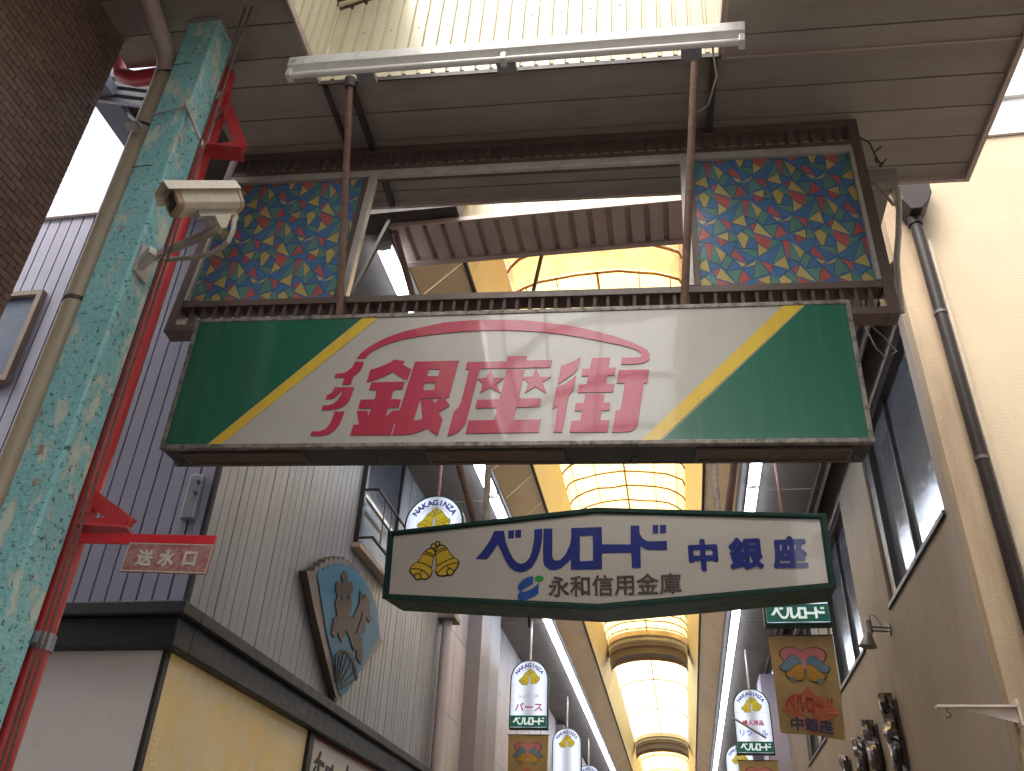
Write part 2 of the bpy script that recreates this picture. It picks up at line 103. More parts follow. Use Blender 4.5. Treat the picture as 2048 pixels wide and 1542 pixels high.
# ------------------------------------------------------------------ geometry helpers
ROOT={}
class MB:
    """collects boxes, tubes and prisms; build() links them as ONE mesh object"""
    def __init__(s): s.v=[]; s.f=[]; s.mi=[]; s.cur=0
    def add(s,vs,fs):
        o=len(s.v); s.v+=[Vector(v) for v in vs]; s.f+=[tuple(i+o for i in f) for f in fs]; s.mi+=[s.cur]*len(fs); return s
    def box(s,a,b,M=None):
        x0,y0,z0=a; x1,y1,z1=b
        vs=[(x,y,z) for z in (z0,z1) for y in (y0,y1) for x in (x0,x1)]
        if M is not None: vs=[M@Vector(v) for v in vs]
        return s.add(vs,[(0,2,3,1),(4,5,7,6),(0,1,5,4),(2,6,7,3),(0,4,6,2),(1,3,7,5)])
    def bar(s,p,q,wd,ht,up=(0,0,1)):
        p=Vector(p);q=Vector(q);d=(q-p).normalized();u=Vector(up)
        if abs(d.dot(u))>.98:u=Vector((1,0,0))
        sd=d.cross(u).normalized();u=sd.cross(d)
        vs=[c+sd*a*wd/2+u*b*ht/2 for c in (p,q) for b in (-1,1) for a in (-1,1)]
        return s.add(vs,[(0,1,3,2),(4,6,7,5),(0,4,5,1),(2,3,7,6),(0,2,6,4),(1,5,7,3)])
    def tube(s,pts,r,n=10,cap=True):
        pts=[Vector(p) for p in pts]; rs=r if isinstance(r,(list,tuple)) else [r]*len(pts)
        t=[(pts[min(i+1,len(pts)-1)]-pts[max(i-1,0)]).normalized() for i in range(len(pts))]
        u=t[0].orthogonal().normalized(); vs=[]
        for i,p in enumerate(pts):
            u=(u-t[i]*u.dot(t[i])).normalized(); w_=t[i].cross(u)
            vs+=[p+(u*math.cos(2*math.pi*k/n)+w_*math.sin(2*math.pi*k/n))*rs[i] for k in range(n)]
        fs=[(i*n+k,i*n+(k+1)%n,(i+1)*n+(k+1)%n,(i+1)*n+k) for i in range(len(pts)-1) for k in range(n)]
        if cap: fs+=[tuple(range(n))[::-1],tuple((len(pts)-1)*n+k for k in range(n))]
        return s.add(vs,fs)
    def prism(s,poly,d0,d1,fr=lambda a,b,d:(a,d,b)):
        """convex or mildly concave outline poly (a,b) extruded from d0 to d1; fr maps to space"""
        n=len(poly); vs=[fr(a,b,d0) for a,b in poly]+[fr(a,b,d1) for a,b in poly]
        return s.add(vs,[tuple(range(n)),tuple(range(2*n-1,n-1,-1))]+[(i,i+n,(i+1)%n+n,(i+1)%n) for i in range(n)])
    def mesh(s,name):
        m=bpy.data.meshes.new(name); m.from_pydata([tuple(v) for v in s.v],[],s.f); m.update()
        bm=bmesh.new(); bm.from_mesh(m); bmesh.ops.recalc_face_normals(bm,faces=bm.faces); bm.to_mesh(m); bm.free(); return m
    def build(s,name,ma,parent=None,local=False,bevel=0.0,smooth=False,label=None):
        if parent is not None and not local:
            I=ROOT[parent.name].inverted(); s.v=[I@v for v in s.v]
        m=s.mesh(name)
        for x in (ma if isinstance(ma,list) else [ma]): m.materials.append(x)
        if isinstance(ma,list): m.polygons.foreach_set('material_index',s.mi)
        o=bpy.data.objects.new(name,m); COL.objects.link(o)
        if parent is not None: o.parent=parent; ROOT[o.name]=ROOT[parent.name]
        else: ROOT[o.name]=Matrix()
        if smooth:
            m.polygons.foreach_set('use_smooth',[True]*len(m.polygons))
            try: m.set_sharp_from_angle(angle=R_(35))
            except Exception: pass
        if bevel:
            b=o.modifiers.new('bevel','BEVEL'); b.width=bevel; b.segments=2; b.limit_method='ANGLE'
        if label: o['label']=label
        return o
def thing(name,label,cat,M=None,group=None):
    o=bpy.data.objects.new(name,None); COL.objects.link(o); o.empty_display_size=.1
    M=M if M is not None else Matrix()
    if not isinstance(M,Matrix): M=Matrix.Translation(M)
    o.matrix_world=M; ROOT[o.name]=M.copy(); o['label']=label; o['category']=cat
    if group:o['group']=group
    return o
def tag(o,label,cat,group=None):
    o['label']=label;o['category']=cat
    if group:o['group']=group
    return o
def inst(name,mesh,parent,M):
    """a piece sharing its mesh; M in the parent's own space"""
    o=bpy.data.objects.new(name,mesh); COL.objects.link(o); o.parent=parent; o.matrix_basis=M; ROOT[o.name]=ROOT[parent.name]@M; return o
def smesh(mb,name,ma):
    m=mb.mesh(name); m.materials.append(ma); return m
def copy_tree(o,M,label=None,group=None):
    def rec(s,par):
        c=s.copy(); COL.objects.link(c)
        if par is not None: c.parent=par
        ROOT[c.name]=ROOT.get(s.name,Matrix())
        for ch in list(s.children): rec(ch,c)
        return c
    c=rec(o,None); c.matrix_world=M; ROOT[c.name]=M.copy()
    if label:c['label']=label
    if group:c['group']=group
    return c
def curve_mesh(polys,ext,name='print'):
    """filled outline(s) with even-odd holes, thickness 2*ext, in the XY plane -> (verts, faces)"""
    c=bpy.data.curves.new(name,'CURVE'); c.dimensions='2D'; c.fill_mode='BOTH'; c.extrude=ext
    for pts in polys:
        sp=c.splines.new('POLY'); sp.points.add(len(pts)-1); sp.use_cyclic_u=True
        for a,b in zip(sp.points,pts): a.co=(b[0],b[1],0,1)
    return _tomesh(c)
def text_mesh(body,size,bold=0.0,ext=.001,width=None,shear=0.0):
    c=bpy.data.curves.new('lettering','FONT'); c.body=body; c.size=size; c.extrude=ext; c.shear=shear; c.resolution_u=3
    v,f=_tomesh(c)
    if bold:                                   # heavier weight: the same glyph stacked with small shifts
        V,F=[],[]
        for i in range(9):
            a=math.pi/4*i; dx,dy=(0,0) if i==8 else (bold*math.cos(a),bold*math.sin(a)); o=len(V)
            V+=[(p[0]+dx,p[1]+dy,p[2]+i*.00012) for p in v]; F+=[tuple(q+o for q in g) for g in f]
        v,f=V,F
    x0=min(p[0] for p in v);x1=max(p[0] for p in v);y0=min(p[1] for p in v);y1=max(p[1] for p in v)
    k=(width/(x1-x0)) if width else 1.0
    return [((p[0]-(x0+x1)/2)*k,p[1]-(y0+y1)/2,p[2]) for p in v],f
def _tomesh(c):
    o=bpy.data.objects.new('tmp',c); COL.objects.link(o)
    dg=bpy.context.evaluated_depsgraph_get(); m=bpy.data.meshes.new_from_object(o.evaluated_get(dg))
    v=[tuple(p.co) for p in m.vertices]; f=[tuple(p.vertices) for p in m.polygons]
    bpy.data.objects.remove(o); bpy.data.curves.remove(c); bpy.data.meshes.remove(m); return v,f
def put(mb,vf,fr):
    v,f=vf; return mb.add([fr(*p) for p in v],f)
def XZ(ox,oz,y,s=1.0): return lambda a,b,d:(ox+a*s,y-d,oz+b*s)      # print lying on a board that faces -Y

# ------------------------------------------------------------------ palette
m_plank=mat('soffit_board',(.30,.255,.215),.6,var=.12,vs=2.2,dirt=(.18,.14,.115),da=.5,ds=3,stretch=(.5,3,1),rnd=.08,bump=.08,bs=120)
m_dark=mat('dark_brown_steel',(.05,.038,.035),.55,var=.25,dirt=(.11,.06,.04),da=.5,ds=9)
m_frame=mat('brown_painted_steel',(.12,.08,.066),.5,var=.2,dirt=(.12,.075,.05),da=.55,ds=12,bump=.12,bs=150)
m_rust=mat('rusty_pipe',(.19,.105,.075),.75,var=.3,vs=14,dirt=(.22,.17,.14),da=.6,ds=26,bump=.3,bs=160)
m_cream=mat('cream_sheet',(.66,.61,.43),.42,var=.05,dirt=(.5,.42,.27),da=.3,ds=4,stretch=(3,3,.5))
m_mauve=mat('mauve_sheet',(.47,.36,.315),.5,var=.1,dirt=(.33,.24,.2),da=.35,ds=7)
m_white=mat('white_enamel',(.72,.71,.68),.3,var=.04,dirt=(.5,.46,.4),da=.35,ds=9)
m_alu=mat('aluminium_strip',(.55,.52,.47),.4,.35,var=.12,dirt=(.22,.19,.16),da=.6,ds=15)
m_tilebase=mat('tile_mortar',(.12,.08,.063),.85)
m_tile=mat('brown_tile',(.215,.135,.105),.42,var=.12,vs=4,rnd=.2,bump=.05,bs=200)
m_seam=mat('dark_joint',(.025,.025,.032),.8)
m_board_f=mat('skylight_tinted_siding',(.27,.27,.355),.5,var=.06,vs=1.5,dirt=(.27,.26,.33),da=.4,ds=3,stretch=(4,4,.7),rnd=.06)  # the skylight's blue tint is put into this board colour
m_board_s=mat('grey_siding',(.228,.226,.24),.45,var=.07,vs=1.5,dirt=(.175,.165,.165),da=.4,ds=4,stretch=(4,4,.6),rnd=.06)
m_eave=mat('black_eave',(.008,.008,.010),.5,var=.2)
m_eavetop=mat('grey_flashing',(.02,.02,.022),.55,var=.2)
m_cb=mat('cream_board',(.76,.71,.67),.35,var=.03)
m_asph=mat('paving',(.24,.23,.22),.85,var=.2,vs=.8,bump=.2,bs=40)
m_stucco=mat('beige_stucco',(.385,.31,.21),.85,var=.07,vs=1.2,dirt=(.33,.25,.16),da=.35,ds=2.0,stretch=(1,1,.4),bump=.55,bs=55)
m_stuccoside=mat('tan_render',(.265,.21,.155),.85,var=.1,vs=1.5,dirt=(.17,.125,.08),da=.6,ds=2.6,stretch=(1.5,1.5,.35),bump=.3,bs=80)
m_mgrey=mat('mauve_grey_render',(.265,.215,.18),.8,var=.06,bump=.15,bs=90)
m_winframe=mat('dark_window_frame',(.03,.025,.022),.4,var=.15)
m_pinkpanel=mat('pinkish_panel',(.50,.44,.44),.5,var=.08,dirt=(.36,.3,.29),da=.4,ds=2,rnd=.08)
m_gold=mat('tan_soffit_panel',(.54,.41,.24),.5,var=.06,vs=2,rnd=.08,dirt=(.42,.28,.12),da=.3,ds=3)
m_gold2=mat('cream_yellow_panel',(.74,.60,.30),.45,var=.05,vs=2,rnd=.06)
m_rib=mat('vault_rib',(.42,.27,.12),.6,var=.2)
m_arch=mat('arch_fascia',(.22,.165,.12),.6,var=.12)
m_fringe=mat('orange_fringe',(.50,.26,.08),.7,var=.2)
m_wall=mat('plain_wall',(.35,.33,.31),.8,var=.1)
m_steelgrey=mat('blue_grey_steel',(.22,.24,.29),.5,var=.1)
m_galv=mat('corrugated_galvanised',(.30,.31,.34),.4,.5,var=.12)
g_white=pane('white_polycarbonate',(.92,.93,.93),.45,.35)
g_yellow=pane('yellow_vault_sheet',(.97,.72,.28),.12,.78,.03,.2,3)
g_rib=pane('rib_stain',(.52,.31,.13),0,.6,.02,.2,8)
g_purl=pane('purlin_stain',(.62,.46,.25),0,.6,.02,.2,8)
g_orange=pane('orange_fabric_sheet',(.80,.49,.20),.02,.70,.06,.4,5)
g_pale=pane('pale_vault_sheet',(1.0,.90,.62),.45,.5,.03)

# ------------------------------------------------------------------ ground
mb=MB(); mb.add([(-150,-150,0),(150,-150,0),(150,150,0),(-150,150,0)],[(0,1,2,3)])
o=mb.build('ground',m_asph); o['kind']='structure'

# ------------------------------------------------------------------ tiled building, upper left
tb=thing('tiled_building','dark brown tiled building wall filling the upper left corner','building',(-5.5,-4,0))
MB().box((-7.5,-12,0),(-3.352,3.088,10.5)).build('wall',m_tilebase,tb)
def cam_px(P):
    q=cam.matrix_world.inverted()@Vector(P); 
    if q.z>-.05: return None
    return (1024+1735.33*q.x/-q.z, 771-1735.33*q.y/-q.z)
t0=smesh(MB().box((-.008,-.0475,-.0195),(.006,.0475,.0195)),'tile',m_tile)
t0.update(); cells=[]
for r in range(60,146):
    zc=.025+r*.0455; off=.0 if r%2 else .05
    for c in range(0,34):
        yc=3.088-.0475-off-c*.1005+.05
        p=cam_px((-3.34,yc,zc))
        if p and -30<p[0]<300 and -30<p[1]<700: cells.append((p[0]<-5 or p[1]<-5,-math.hypot(0,yc),yc,zc))
cells.sort(key=lambda q:(q[0],q[1]))
rest=MB()
half=smesh(MB().box((-.008,-.0225,-.0195),(.006,.0225,.0195)),'tile',m_tile)
for i,(a,b,yc,zc) in enumerate(cells):
    dx=random.uniform(-.0012,.0012)
    ht=yc>3.05
    if i<300: inst('tile',half if ht else t0,tb,Matrix.Translation((-3.346+dx+5.5,(yc-.025 if ht else yc)+4,zc)))
    else: rest.box((-3.354,yc-.0475,zc-.0195),(-3.34+dx,yc+.0475,zc+.0195))
if rest.v:
    o=rest.build('tile_field',m_tile,tb); o['kind']='stuff'

# ------------------------------------------------------------------ left corner shop: boarded upper floor, eave, sign boards
ls=thing('corner_shop','corner shop with boarded upper floor coloured with lavender skylight tint and black eave','building',(-4.6,8.6,0))
mb=MB(); mb.box((-8,5.33,0),(-3.28,11.9,7.25)); mb.build('wall',m_seam,ls)
fb=smesh(MB().box((-.0530,-.018,0),(.0530,.012,3.90)),'siding_board',m_board_f)
k=0; x=-3.275
while x>-6.6:
    inst('siding_board',fb,ls,Matrix.Translation((x-.0565+4.6,5.318-8.6+random.uniform(-.002,.002),3.38))); x-=.1195
sb=smesh(MB().box((-.012,-.0555,0),(.014,.0555,3.34)),'siding_board',m_board_s)
y=5.345
while y<11.85:
    inst('siding_board',sb,ls,Matrix.Translation((-3.264+random.uniform(-.002,.002)+4.6,y+.0565-8.6,3.38))); y+=.1195
MB().box((-3.277,5.298,3.38),(-3.247,5.334,7.28)).build('corner_trim',m_seam,ls)
MB().box((-8,5.27,7.28),(-3.24,5.45,7.40)).build('coping',m_cb,ls)
# eave: flashing on a deep black fascia
mb=MB(); mb.box((-8,5.06,3.30),(-3.105,5.30,3.385)); mb.box((-3.27,5.30,3.30),(-3.105,11.9,3.385)); mb.build('flashing',m_eavetop,ls,bevel=.008)
mb=MB(); mb.box((-8,5.11,3.10),(-3.155,5.33,3.298)); mb.box((-3.28,5.33,3.10),(-3.155,11.9,3.298)); mb.build('fascia',m_eave,ls,bevel=.01)
mb=MB(); mb.box((-8,5.20,1.9),(-3.262,5.33,3.098)); mb.build('front_board',m_cb,ls)
mb=MB(); mb.box((-3.28,5.25,1.9),(-3.236,7.70,3.098)); mb.build('patterned_board',mat('yellow_board',(.86,.63,.22),.4,var=.04,dirt=(.84,.72,.48),da=.75,ds=1.2,dlo=.35,dhi=.6),ls)
MB().box((-3.262,5.195,1.9),(-3.232,5.249,3.098)).build('corner_strip',m_winframe,ls)
m_leaf=mat('pale_leaf_print',(.90,.78,.50),.4,var=.03); mb=MB(); rr=random.Random(3)
for i in range(44):
    y0=rr.uniform(5.32,7.5); z0=rr.uniform(2.35,3.02); a0=rr.uniform(-.5,.5)+math.pi/2; s=rr.uniform(.6,1)*.046
    px,pz=y0,z0
    for j in range(7):
        a=a0+.25*math.sin(j); px+=math.cos(a)*s*.8; pz+=math.sin(a)*s*.8
        for sg in (-1,1):
            b=a+sg*.95; q=[(.08,0),(.5,.36),(1,0),(.5,-.36)]
            pts=[(px+s*(u*math.cos(b)-v*math.sin(b)),pz+s*(u*math.sin(b)+v*math.cos(b))) for u,v in q]
            if all(5.27<p[0]<7.68 and p[1]<3.09 for p in pts): dz=-.0000+.0009*rr.random(); mb.add([(-3.2345+dz,a_,b_) for a_,b_ in pts],[(0,1,2,3)])
o=mb.build('leaf_print',m_leaf,ls); o['kind']='stuff'
MB().box((-3.28,7.702,1.9),(-3.2,7.80,3.098)).build('mullion',m_eave,ls)
mb=MB(); mb.box((-3.27,7.802,1.9),(-3.235,11.9,3.065)); mb.build('name_board',mat('off_white_board',(.55,.48,.42),.4,var=.05),ls)
mb=MB(); mb.box((-3.27,7.802,3.066),(-3.225,11.9,3.095)); mb.build('red_trim',mat('dark_red_trim',(.16,.02,.03),.4),ls)
mb=MB()
for poly in ([(7.93,2.74),(8.02,2.80),(8.06,2.86),(8.10,2.85),(8.07,2.79),(8.20,2.78),(8.20,2.74),(8.09,2.745),(8.09,2.4),(8.05,2.4),(8.05,2.745)],[(8.02,2.72),(7.93,2.60),(7.91,2.62),(7.99,2.73)],[(8.25,2.77),(8.29,2.77),(8.29,2.4),(8.25,2.4)],[(8.40,2.80),(8.44,2.80),(8.44,2.4),(8.40,2.4)],[(8.29,2.77),(8.40,2.77),(8.40,2.735),(8.29,2.735)],[(8.62,2.74),(8.66,2.75),(8.60,2.4),(8.56,2.4)],[(8.80,2.86),(8.85,2.86),(8.85,2.4),(8.80,2.4)]):
    put(mb,curve_mesh([poly],.003),lambda a,b,d:(-3.232+d,a,b+.13))
mb.build('brush_lettering',mat('black_ink',(.02,.018,.016),.5),ls)
# window with guard rail on the street side
wn=MB(); wn.box((-3.25,8.14,5.05),(-3.195,8.20,6.68)); wn.box((-3.25,9.36,5.05),(-3.195,9.42,6.68)); wn.box((-3.25,8.2,6.62),(-3.195,9.36,6.68)); wn.box((-3.25,8.2,5.05),(-3.19,9.36,5.10))
wf=wn.build('window',m_winframe,ls)
m_glass_l=mat('reeded_window_glass',(.07,.085,.11),.16,var=.2,bump=.7,bs=45,spec=.6)
m_glass_c=mat('dark_window_glass',(.06,.065,.08),.15,var=.1,spec=.2)
MB().box((-3.25,8.2,5.10),(-3.225,9.36,5.62)).build('pane',m_glass_l,wf)
MB().box((-3.25,8.2,5.66),(-3.225,9.36,6.62)).build('pane',m_glass_c,wf)
MB().box((-3.25,8.2,5.62),(-3.205,9.36,5.66)).build('sash_bar',m_alu,wf)
mb=MB()
for zz in (5.12,5.68):
    mb.tube([(-3.23,8.17,zz),(-3.05,8.17,zz),(-3.05,9.40,zz),(-3.23,9.40,zz)],.017,8)
mb.build('guard_rail',m_dark,wf)
for yy in (8.42,8.68,8.94,9.2): MB().tube([(-3.05,yy,5.12),(-3.05,yy,5.68)],.008,6).build('rail_bar',m_dark,wf)
MB().box((-3.25,8.10,4.99),(-3.15,9.45,5.045)).build('ledge',mat('pale_wood_ledge',(.5,.38,.28),.6,var=.15),wf,bevel=.006)
# wired glass window on the front, far left
wn=MB(); wn.box((-6.6,5.24,6.29),(-5.36,5.30,6.34)); wn.box((-5.41,5.24,5.42),(-5.36,5.30,6.29)); wn.box((-6.6,5.22,5.36),(-5.34,5.30,5.42))
wf2=wn.build('window',m_arch,ls); MB().box((-6.6,5.28,5.42),(-5.41,5.30,6.29)).build('pane',mat('wired_glass',(.075,.105,.16),.4,var=.2,bump=.5,bs=35,spec=.25),wf2)
# roof eave seen up the gap: corrugated sheet and steel beam
cb=thing('corrugated_eave','grey corrugated sheet eave with blue grey beam above the sky gap','eave',(-4.6,4.9,7.5))
mb=MB()
for i in range(8):
    zz=7.42+i*.05; mb.bar((-5.6,4.20+.02*(i%2),zz+.42),(-3.3,4.20+.02*(i%2),zz-.33),.03,.05)
mb.build('corrugated_sheet',m_galv,cb)
MB().box((-4.62,3.4,7.50),(-4.40,6.4,7.62)).build('beam',m_steelgrey,cb)
MB().box((-4.39,4.27,7.56),(-3.15,6.4,7.60)).build('underboard',m_dark,cb)
# ------------------------------------------------------------------ second shop along the left side
s2=thing('panelled_shop','pinkish grey panel clad shop beyond the boarded corner shop','building',(-4.5,20,0))
MB().box((-8,11.93,0),(-3.30,62,7.0)).build('wall',m_seam,s2)
pm=smesh(MB().box((-.02,0,0),(.03,.885,1.19)),'wall_panel',m_pinkpanel)
for i in range(0,14):
    for j in range(5):
        yy=11.95+i*.9
        if 13.55<yy<15.3: continue
        inst('wall_panel',pm,s2,Matrix.Translation((-3.285+4.5,yy-20,.7+j*1.2)))
MB().box((-3.30,13.6,0),(-3.02,14.35,6.65)).build('pillar',mat('mauve_pillar',(.27,.235,.24),.5,var=.08),s2)
MB().box((-3.30,14.352,0),(-3.06,15.35,6.65)).build('pillar',mat('grey_pillar',(.36,.34,.35),.5,var=.08),s2)
MB().box((-3.28,24.7,0),(-3.05,44,6.6)).build('far_wall',mat('far_lilac_wall',(.45,.38,.43),.6,var=.1),s2)
MB().tube([(-3.15,11.9,0),(-3.15,11.9,5.25),(-3.15,11.9,5.4)],[.075,.075,.075],12).build('downpipe',m_pinkpanel,s2,smooth=True)
mb=MB(); mb.box((-3.27,11.72,5.4),(-3.0,12.08,5.47)); mb.box((-3.25,11.78,5.47),(-3.02,12.02,6.2)); mb.build('rain_head',m_arch,s2,bevel=.01)

# ------------------------------------------------------------------ right building: stucco front and street side with windows
rb=thing('stucco_building','beige stucco building on the right with tall dark windows','building',(4.5,9,0))
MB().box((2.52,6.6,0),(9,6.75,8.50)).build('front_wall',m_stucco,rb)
# rough stained margin next to the corner, same plane but its own coat
MB().box((2.223,6.595,0),(2.5195,6.75,8.50)).build('corner_margin',mat('stained_stucco',(.345,.26,.165),.85,var=.1,vs=2,dirt=(.16,.095,.055),da=.6,ds=1.6,dlo=.42,dhi=.78,stretch=(4.5,4.5,.5),bump=.55,bs=55),rb)
MB().box((2.2,6.57,8.5),(9,6.8,8.58)).build('coping',m_cb,rb)
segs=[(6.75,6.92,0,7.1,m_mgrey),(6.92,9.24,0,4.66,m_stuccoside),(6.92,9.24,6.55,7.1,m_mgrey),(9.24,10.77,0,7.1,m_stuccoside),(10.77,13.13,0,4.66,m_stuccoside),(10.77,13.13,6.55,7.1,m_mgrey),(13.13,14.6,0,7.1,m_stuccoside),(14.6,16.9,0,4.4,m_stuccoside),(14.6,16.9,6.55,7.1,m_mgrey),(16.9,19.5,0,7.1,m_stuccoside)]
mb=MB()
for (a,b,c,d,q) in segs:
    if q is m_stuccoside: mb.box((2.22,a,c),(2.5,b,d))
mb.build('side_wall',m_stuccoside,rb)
for (a,b,c,d,q) in segs:
    if q is m_mgrey: MB().box((2.22,a,c),(2.5,b,d)).build('lintel_band' if c>1 else 'corner_pier',m_mgrey,rb)
m_refl=mat('tinted_window_glass',(.13,.135,.15),.10,var=.05,spec=1.0,coat=.5,bump=.06,bs=70)
for (a,b,c,d,mul) in ((6.92,9.24,4.66,6.55,8.25),(10.77,13.13,4.66,6.55,11.9),(14.6,16.9,4.4,6.55,15.7)):
    f=MB(); f.box((2.25,a,c),(2.46,a+.05,d)); f.box((2.25,b-.24,c),(2.46,b,d)); f.box((2.25,a,d-.07),(2.46,b,d)); f.box((2.25,a,c),(2.46,b,c+.05)); f.box((2.30,mul-.02,c),(2.44,mul+.02,d))
    wf=f.build('window',m_winframe,rb)
    MB().box((2.34,a+.05,c+.05),(2.36,mul-.02,d-.07)).build('pane',m_refl,wf)
    MB().box((2.32,mul+.02,c+.05),(2.34,b-.24,d-.07)).build('pane',m_refl,wf)
    MB().box((2.195,a-.02,c-.045),(2.30,b+.02,c)).build('sill',m_winframe,wf,bevel=.005)
    MB().box((2.45,a,c),(2.5,b,d)).build('backing',m_seam,wf)
# further shops on the right
s3=thing('pale_clad_shop','pale lilac clad shop front far along the right side','building',(4,30,0))
MB().box((2.25,19.5,0),(6,62,7.0)).build('wall',m_wall,s3)
pr=smesh(MB().box((-.03,0,0),(.02,.88,1.19)),'wall_panel',m_pinkpanel)
for i in range(6):
    for j in range(5): inst('wall_panel',pr,s3,Matrix.Translation((2.23-4,19.6+i*.9-30,.9+j*1.2)))
MB().box((1.78,19.5,0),(2.25,20.4,6.6)).build('pillar',mat('lilac_pillar',(.50,.45,.52),.5,var=.06),s3)
MB().box((1.70,26,3.0),(2.25,27,6.5)).build('pillar',mat('dark_pillar',(.12,.11,.12),.5,var=.06),s3)
rg=thing('roof_glazing','white framed glazing above the stucco building at the right edge','glazing',(4.5,6.6,8.6))
for i in range(9):
    x=3.3+i*.36
    MB().box((x,6.62,8.60),(x+.34,6.63,9.05)).build('pane',g_white,rg); MB().box((x,6.62,9.13),(x+.34,6.63,10.2)).build('pane',g_white,rg)
for i in range(10): MB().box((3.28+i*.36,6.60,9.135),(3.30+i*.36+.03,6.65,10.2)).build('mullion',m_white,rg)
mb=MB(); mb.box((3.0,6.58,9.05),(6.6,6.66,9.13)); mb.build('transom',m_white,rg)
# behind the viewer: unseen street side added to limit the light, also for reflections
sbd=thing('unseen_side_building','unseen plain grey building added along the right of the crossing street','building',(6.5,-6,0))
MB().box((5.2,-14,0),(9,3.4,8.3)).build('wall',m_wall,sbd)

# ------------------------------------------------------------------ street roof behind the viewer (seen mirrored in the signs)
xr=thing('crossing_roof','white ribbed barrel roof over the crossing street','roof',(.9,-6,9))
def arc_pts(cx,hw,z0,sag,n):
    return [(cx+hw*math.sin(-math.pi/2+math.pi*i/n)*1.0,z0+sag*math.cos(-math.pi/2+math.pi*i/n)) for i in range(n+1)]
prof=arc_pts(.95,2.8,8.7,1.5,8)
m_xrib=mat('grey_roof_rib',(.42,.42,.42),.5)
for r in range(0,16):
    y=2.0-r*2.1
    mb=MB()
    for i in range(8): mb.bar((prof[i][0],y,prof[i][1]),(prof[i+1][0],y,prof[i+1][1]),.10,.14,(0,1,0))
    mb.build('rib',m_xrib,xr)
    if r==15: break
    for i in range(0,8,2):
        mb=MB()
        for j in (i,i+1):
            (x0,z0),(x1,z1)=prof[j],prof[j+1]; mb.add([(x0,y,z0+.08),(x1,y,z1+.08),(x1,y-2.1,z1+.08),(x0,y-2.1,z0+.08)],[(0,1,2,3)])
        mb.build('roof_sheet',g_white,xr)
for i in (1,2,3,5,6,7): MB().bar((prof[i][0],2.0,prof[i][1]+.03),(prof[i][0],-29.5,prof[i][1]+.03),.05,.05).build('purlin',m_xrib,xr)
MB().box((-8,-29.5,8.55),(-1.88,2.0,8.62)).build('flat_roof',m_wall,xr)
MB().box((3.8,-29.5,8.55),(5.2,2.0,8.62)).build('flat_roof',m_wall,xr)

# ------------------------------------------------------------------ arcade roof over the shopping street
ar=thing('arcade_roof','long shopping arcade roof with glowing yellow barrel vault','roof',(-.6,10,6.7))
Y0,Y1=5.3,62.0
def strip(name,ma,p,q,y0,y1,step,th=.02,gap=.006,lim=60):
    """panels between profile points p and q, one object per step along the street"""
    p=Vector((p[0],0,p[1]));q=Vector((q[0],0,q[1])); d=(q-p); L=d.length; d.normalize(); nrm=Vector((-d.z,0,d.x))
    if nrm.z<0:nrm=-nrm
    me=smesh(MB().add([v for v in [p*0+Vector((0,gap,0)),d*L+Vector((0,gap,0)),d*L+Vector((0,step-gap,0)),Vector((0,step-gap,0)),nrm*th+Vector((0,gap,0)),d*L+nrm*th+Vector((0,gap,0)),d*L+nrm*th+Vector((0,step-gap,0)),nrm*th+Vector((0,step-gap,0))]],[(0,1,2,3),(7,6,5,4),(0,4,5,1),(1,5,6,2),(2,6,7,3),(3,7,4,0)]),name,ma)
    k=0;y=y0
    while y<y1-.01 and k<lim:
        inst(name,me,ar,Matrix.Translation((p.x+.6,y-10,p.z-6.7))); y+=step;k+=1
    if y<y1-.01:
        mb=MB()
        while y<y1-.01:
            mb.add([p+Vector((0,y,0)),q+Vector((0,y,0)),q+Vector((0,y+step-gap,0)),p+Vector((0,y+step-gap,0))],[(0,1,2,3)]); y+=step
        o=mb.build(name,ma,ar); o['kind']='stuff'
SL=[(-3.27,6.7),(-2.165,6.7),(-1.757,7.106),(-1.536,7.72)]; SR=[(1.90,6.7),(.965,6.7),(.553,7.106),(.336,7.72)]
m_sof=mat('arcade_soffit',(.165,.14,.12),.6,var=.1,rnd=.06)
for S in (SL,SR):
    strip('soffit_panel',m_sof,S[0],S[1],Y0,Y1,1.8,lim=12)
    strip('haunch_panel',m_gold,S[1],S[2],Y0,Y1,.9,lim=40)
    strip('upstand_panel',m_gold2,S[2],S[3],Y0,Y1,1.2,lim=26)
mb=MB()
for S in (SL,SR):
    for (a,b) in (S[1],S[2]): mb.bar((a,Y0,b-.012),(a,Y1,b-.012),.035,.03)
mb.build('edge_strip',m_dark,ar)
MB().bar((1.93,Y0+1.3,6.68),(1.93,Y1,6.68),.06,.14).build('gutter_beam',m_dark,ar)
mb=MB(); mb.add([(1.96,6.62,6.72),(2.222,6.62,7.05),(2.222,Y1,7.05),(1.96,Y1,6.72)],[(0,1,2,3)]); mb.build('side_soffit',m_sof,ar)
vp=lambda n:arc_pts(-.6,.936,7.72,.30,n)
P12=vp(12)
def vault(y0,y1,bay,ma,rib=True,rr=.014):
    y=y0
    while y<y1-.01:
        ye=min(y+bay,y1)
        for s in range(3):
            mb=MB(); q=P12[s*4:s*4+5]; n=len(q)
            mb.add([(a,yy,b+.02) for yy in (y+.005,ye-.005) for a,b in q],[(i,i+1,n+i+1,n+i) for i in range(n-1)]); mb.build('vault_sheet',ma,ar)
        if rib:
            jit=[random.uniform(-.035,.035) for _ in P12]
            MB().tube([(a,y+j,b-.0) for (a,b),j in zip(P12,jit)],rr,6).build('vault_rib',g_rib,ar)
        y=ye
vault(5.68,7.6,.48,g_orange,True,.016)
vault(7.6,21.0,.55,g_yellow,True,.016)
vault(21.9,33.0,3.7,g_pale)
vault(33.9,47.0,3.3,g_yellow,True,.02)
vault(47.8,62.0,3.6,g_pale)
mb=MB()
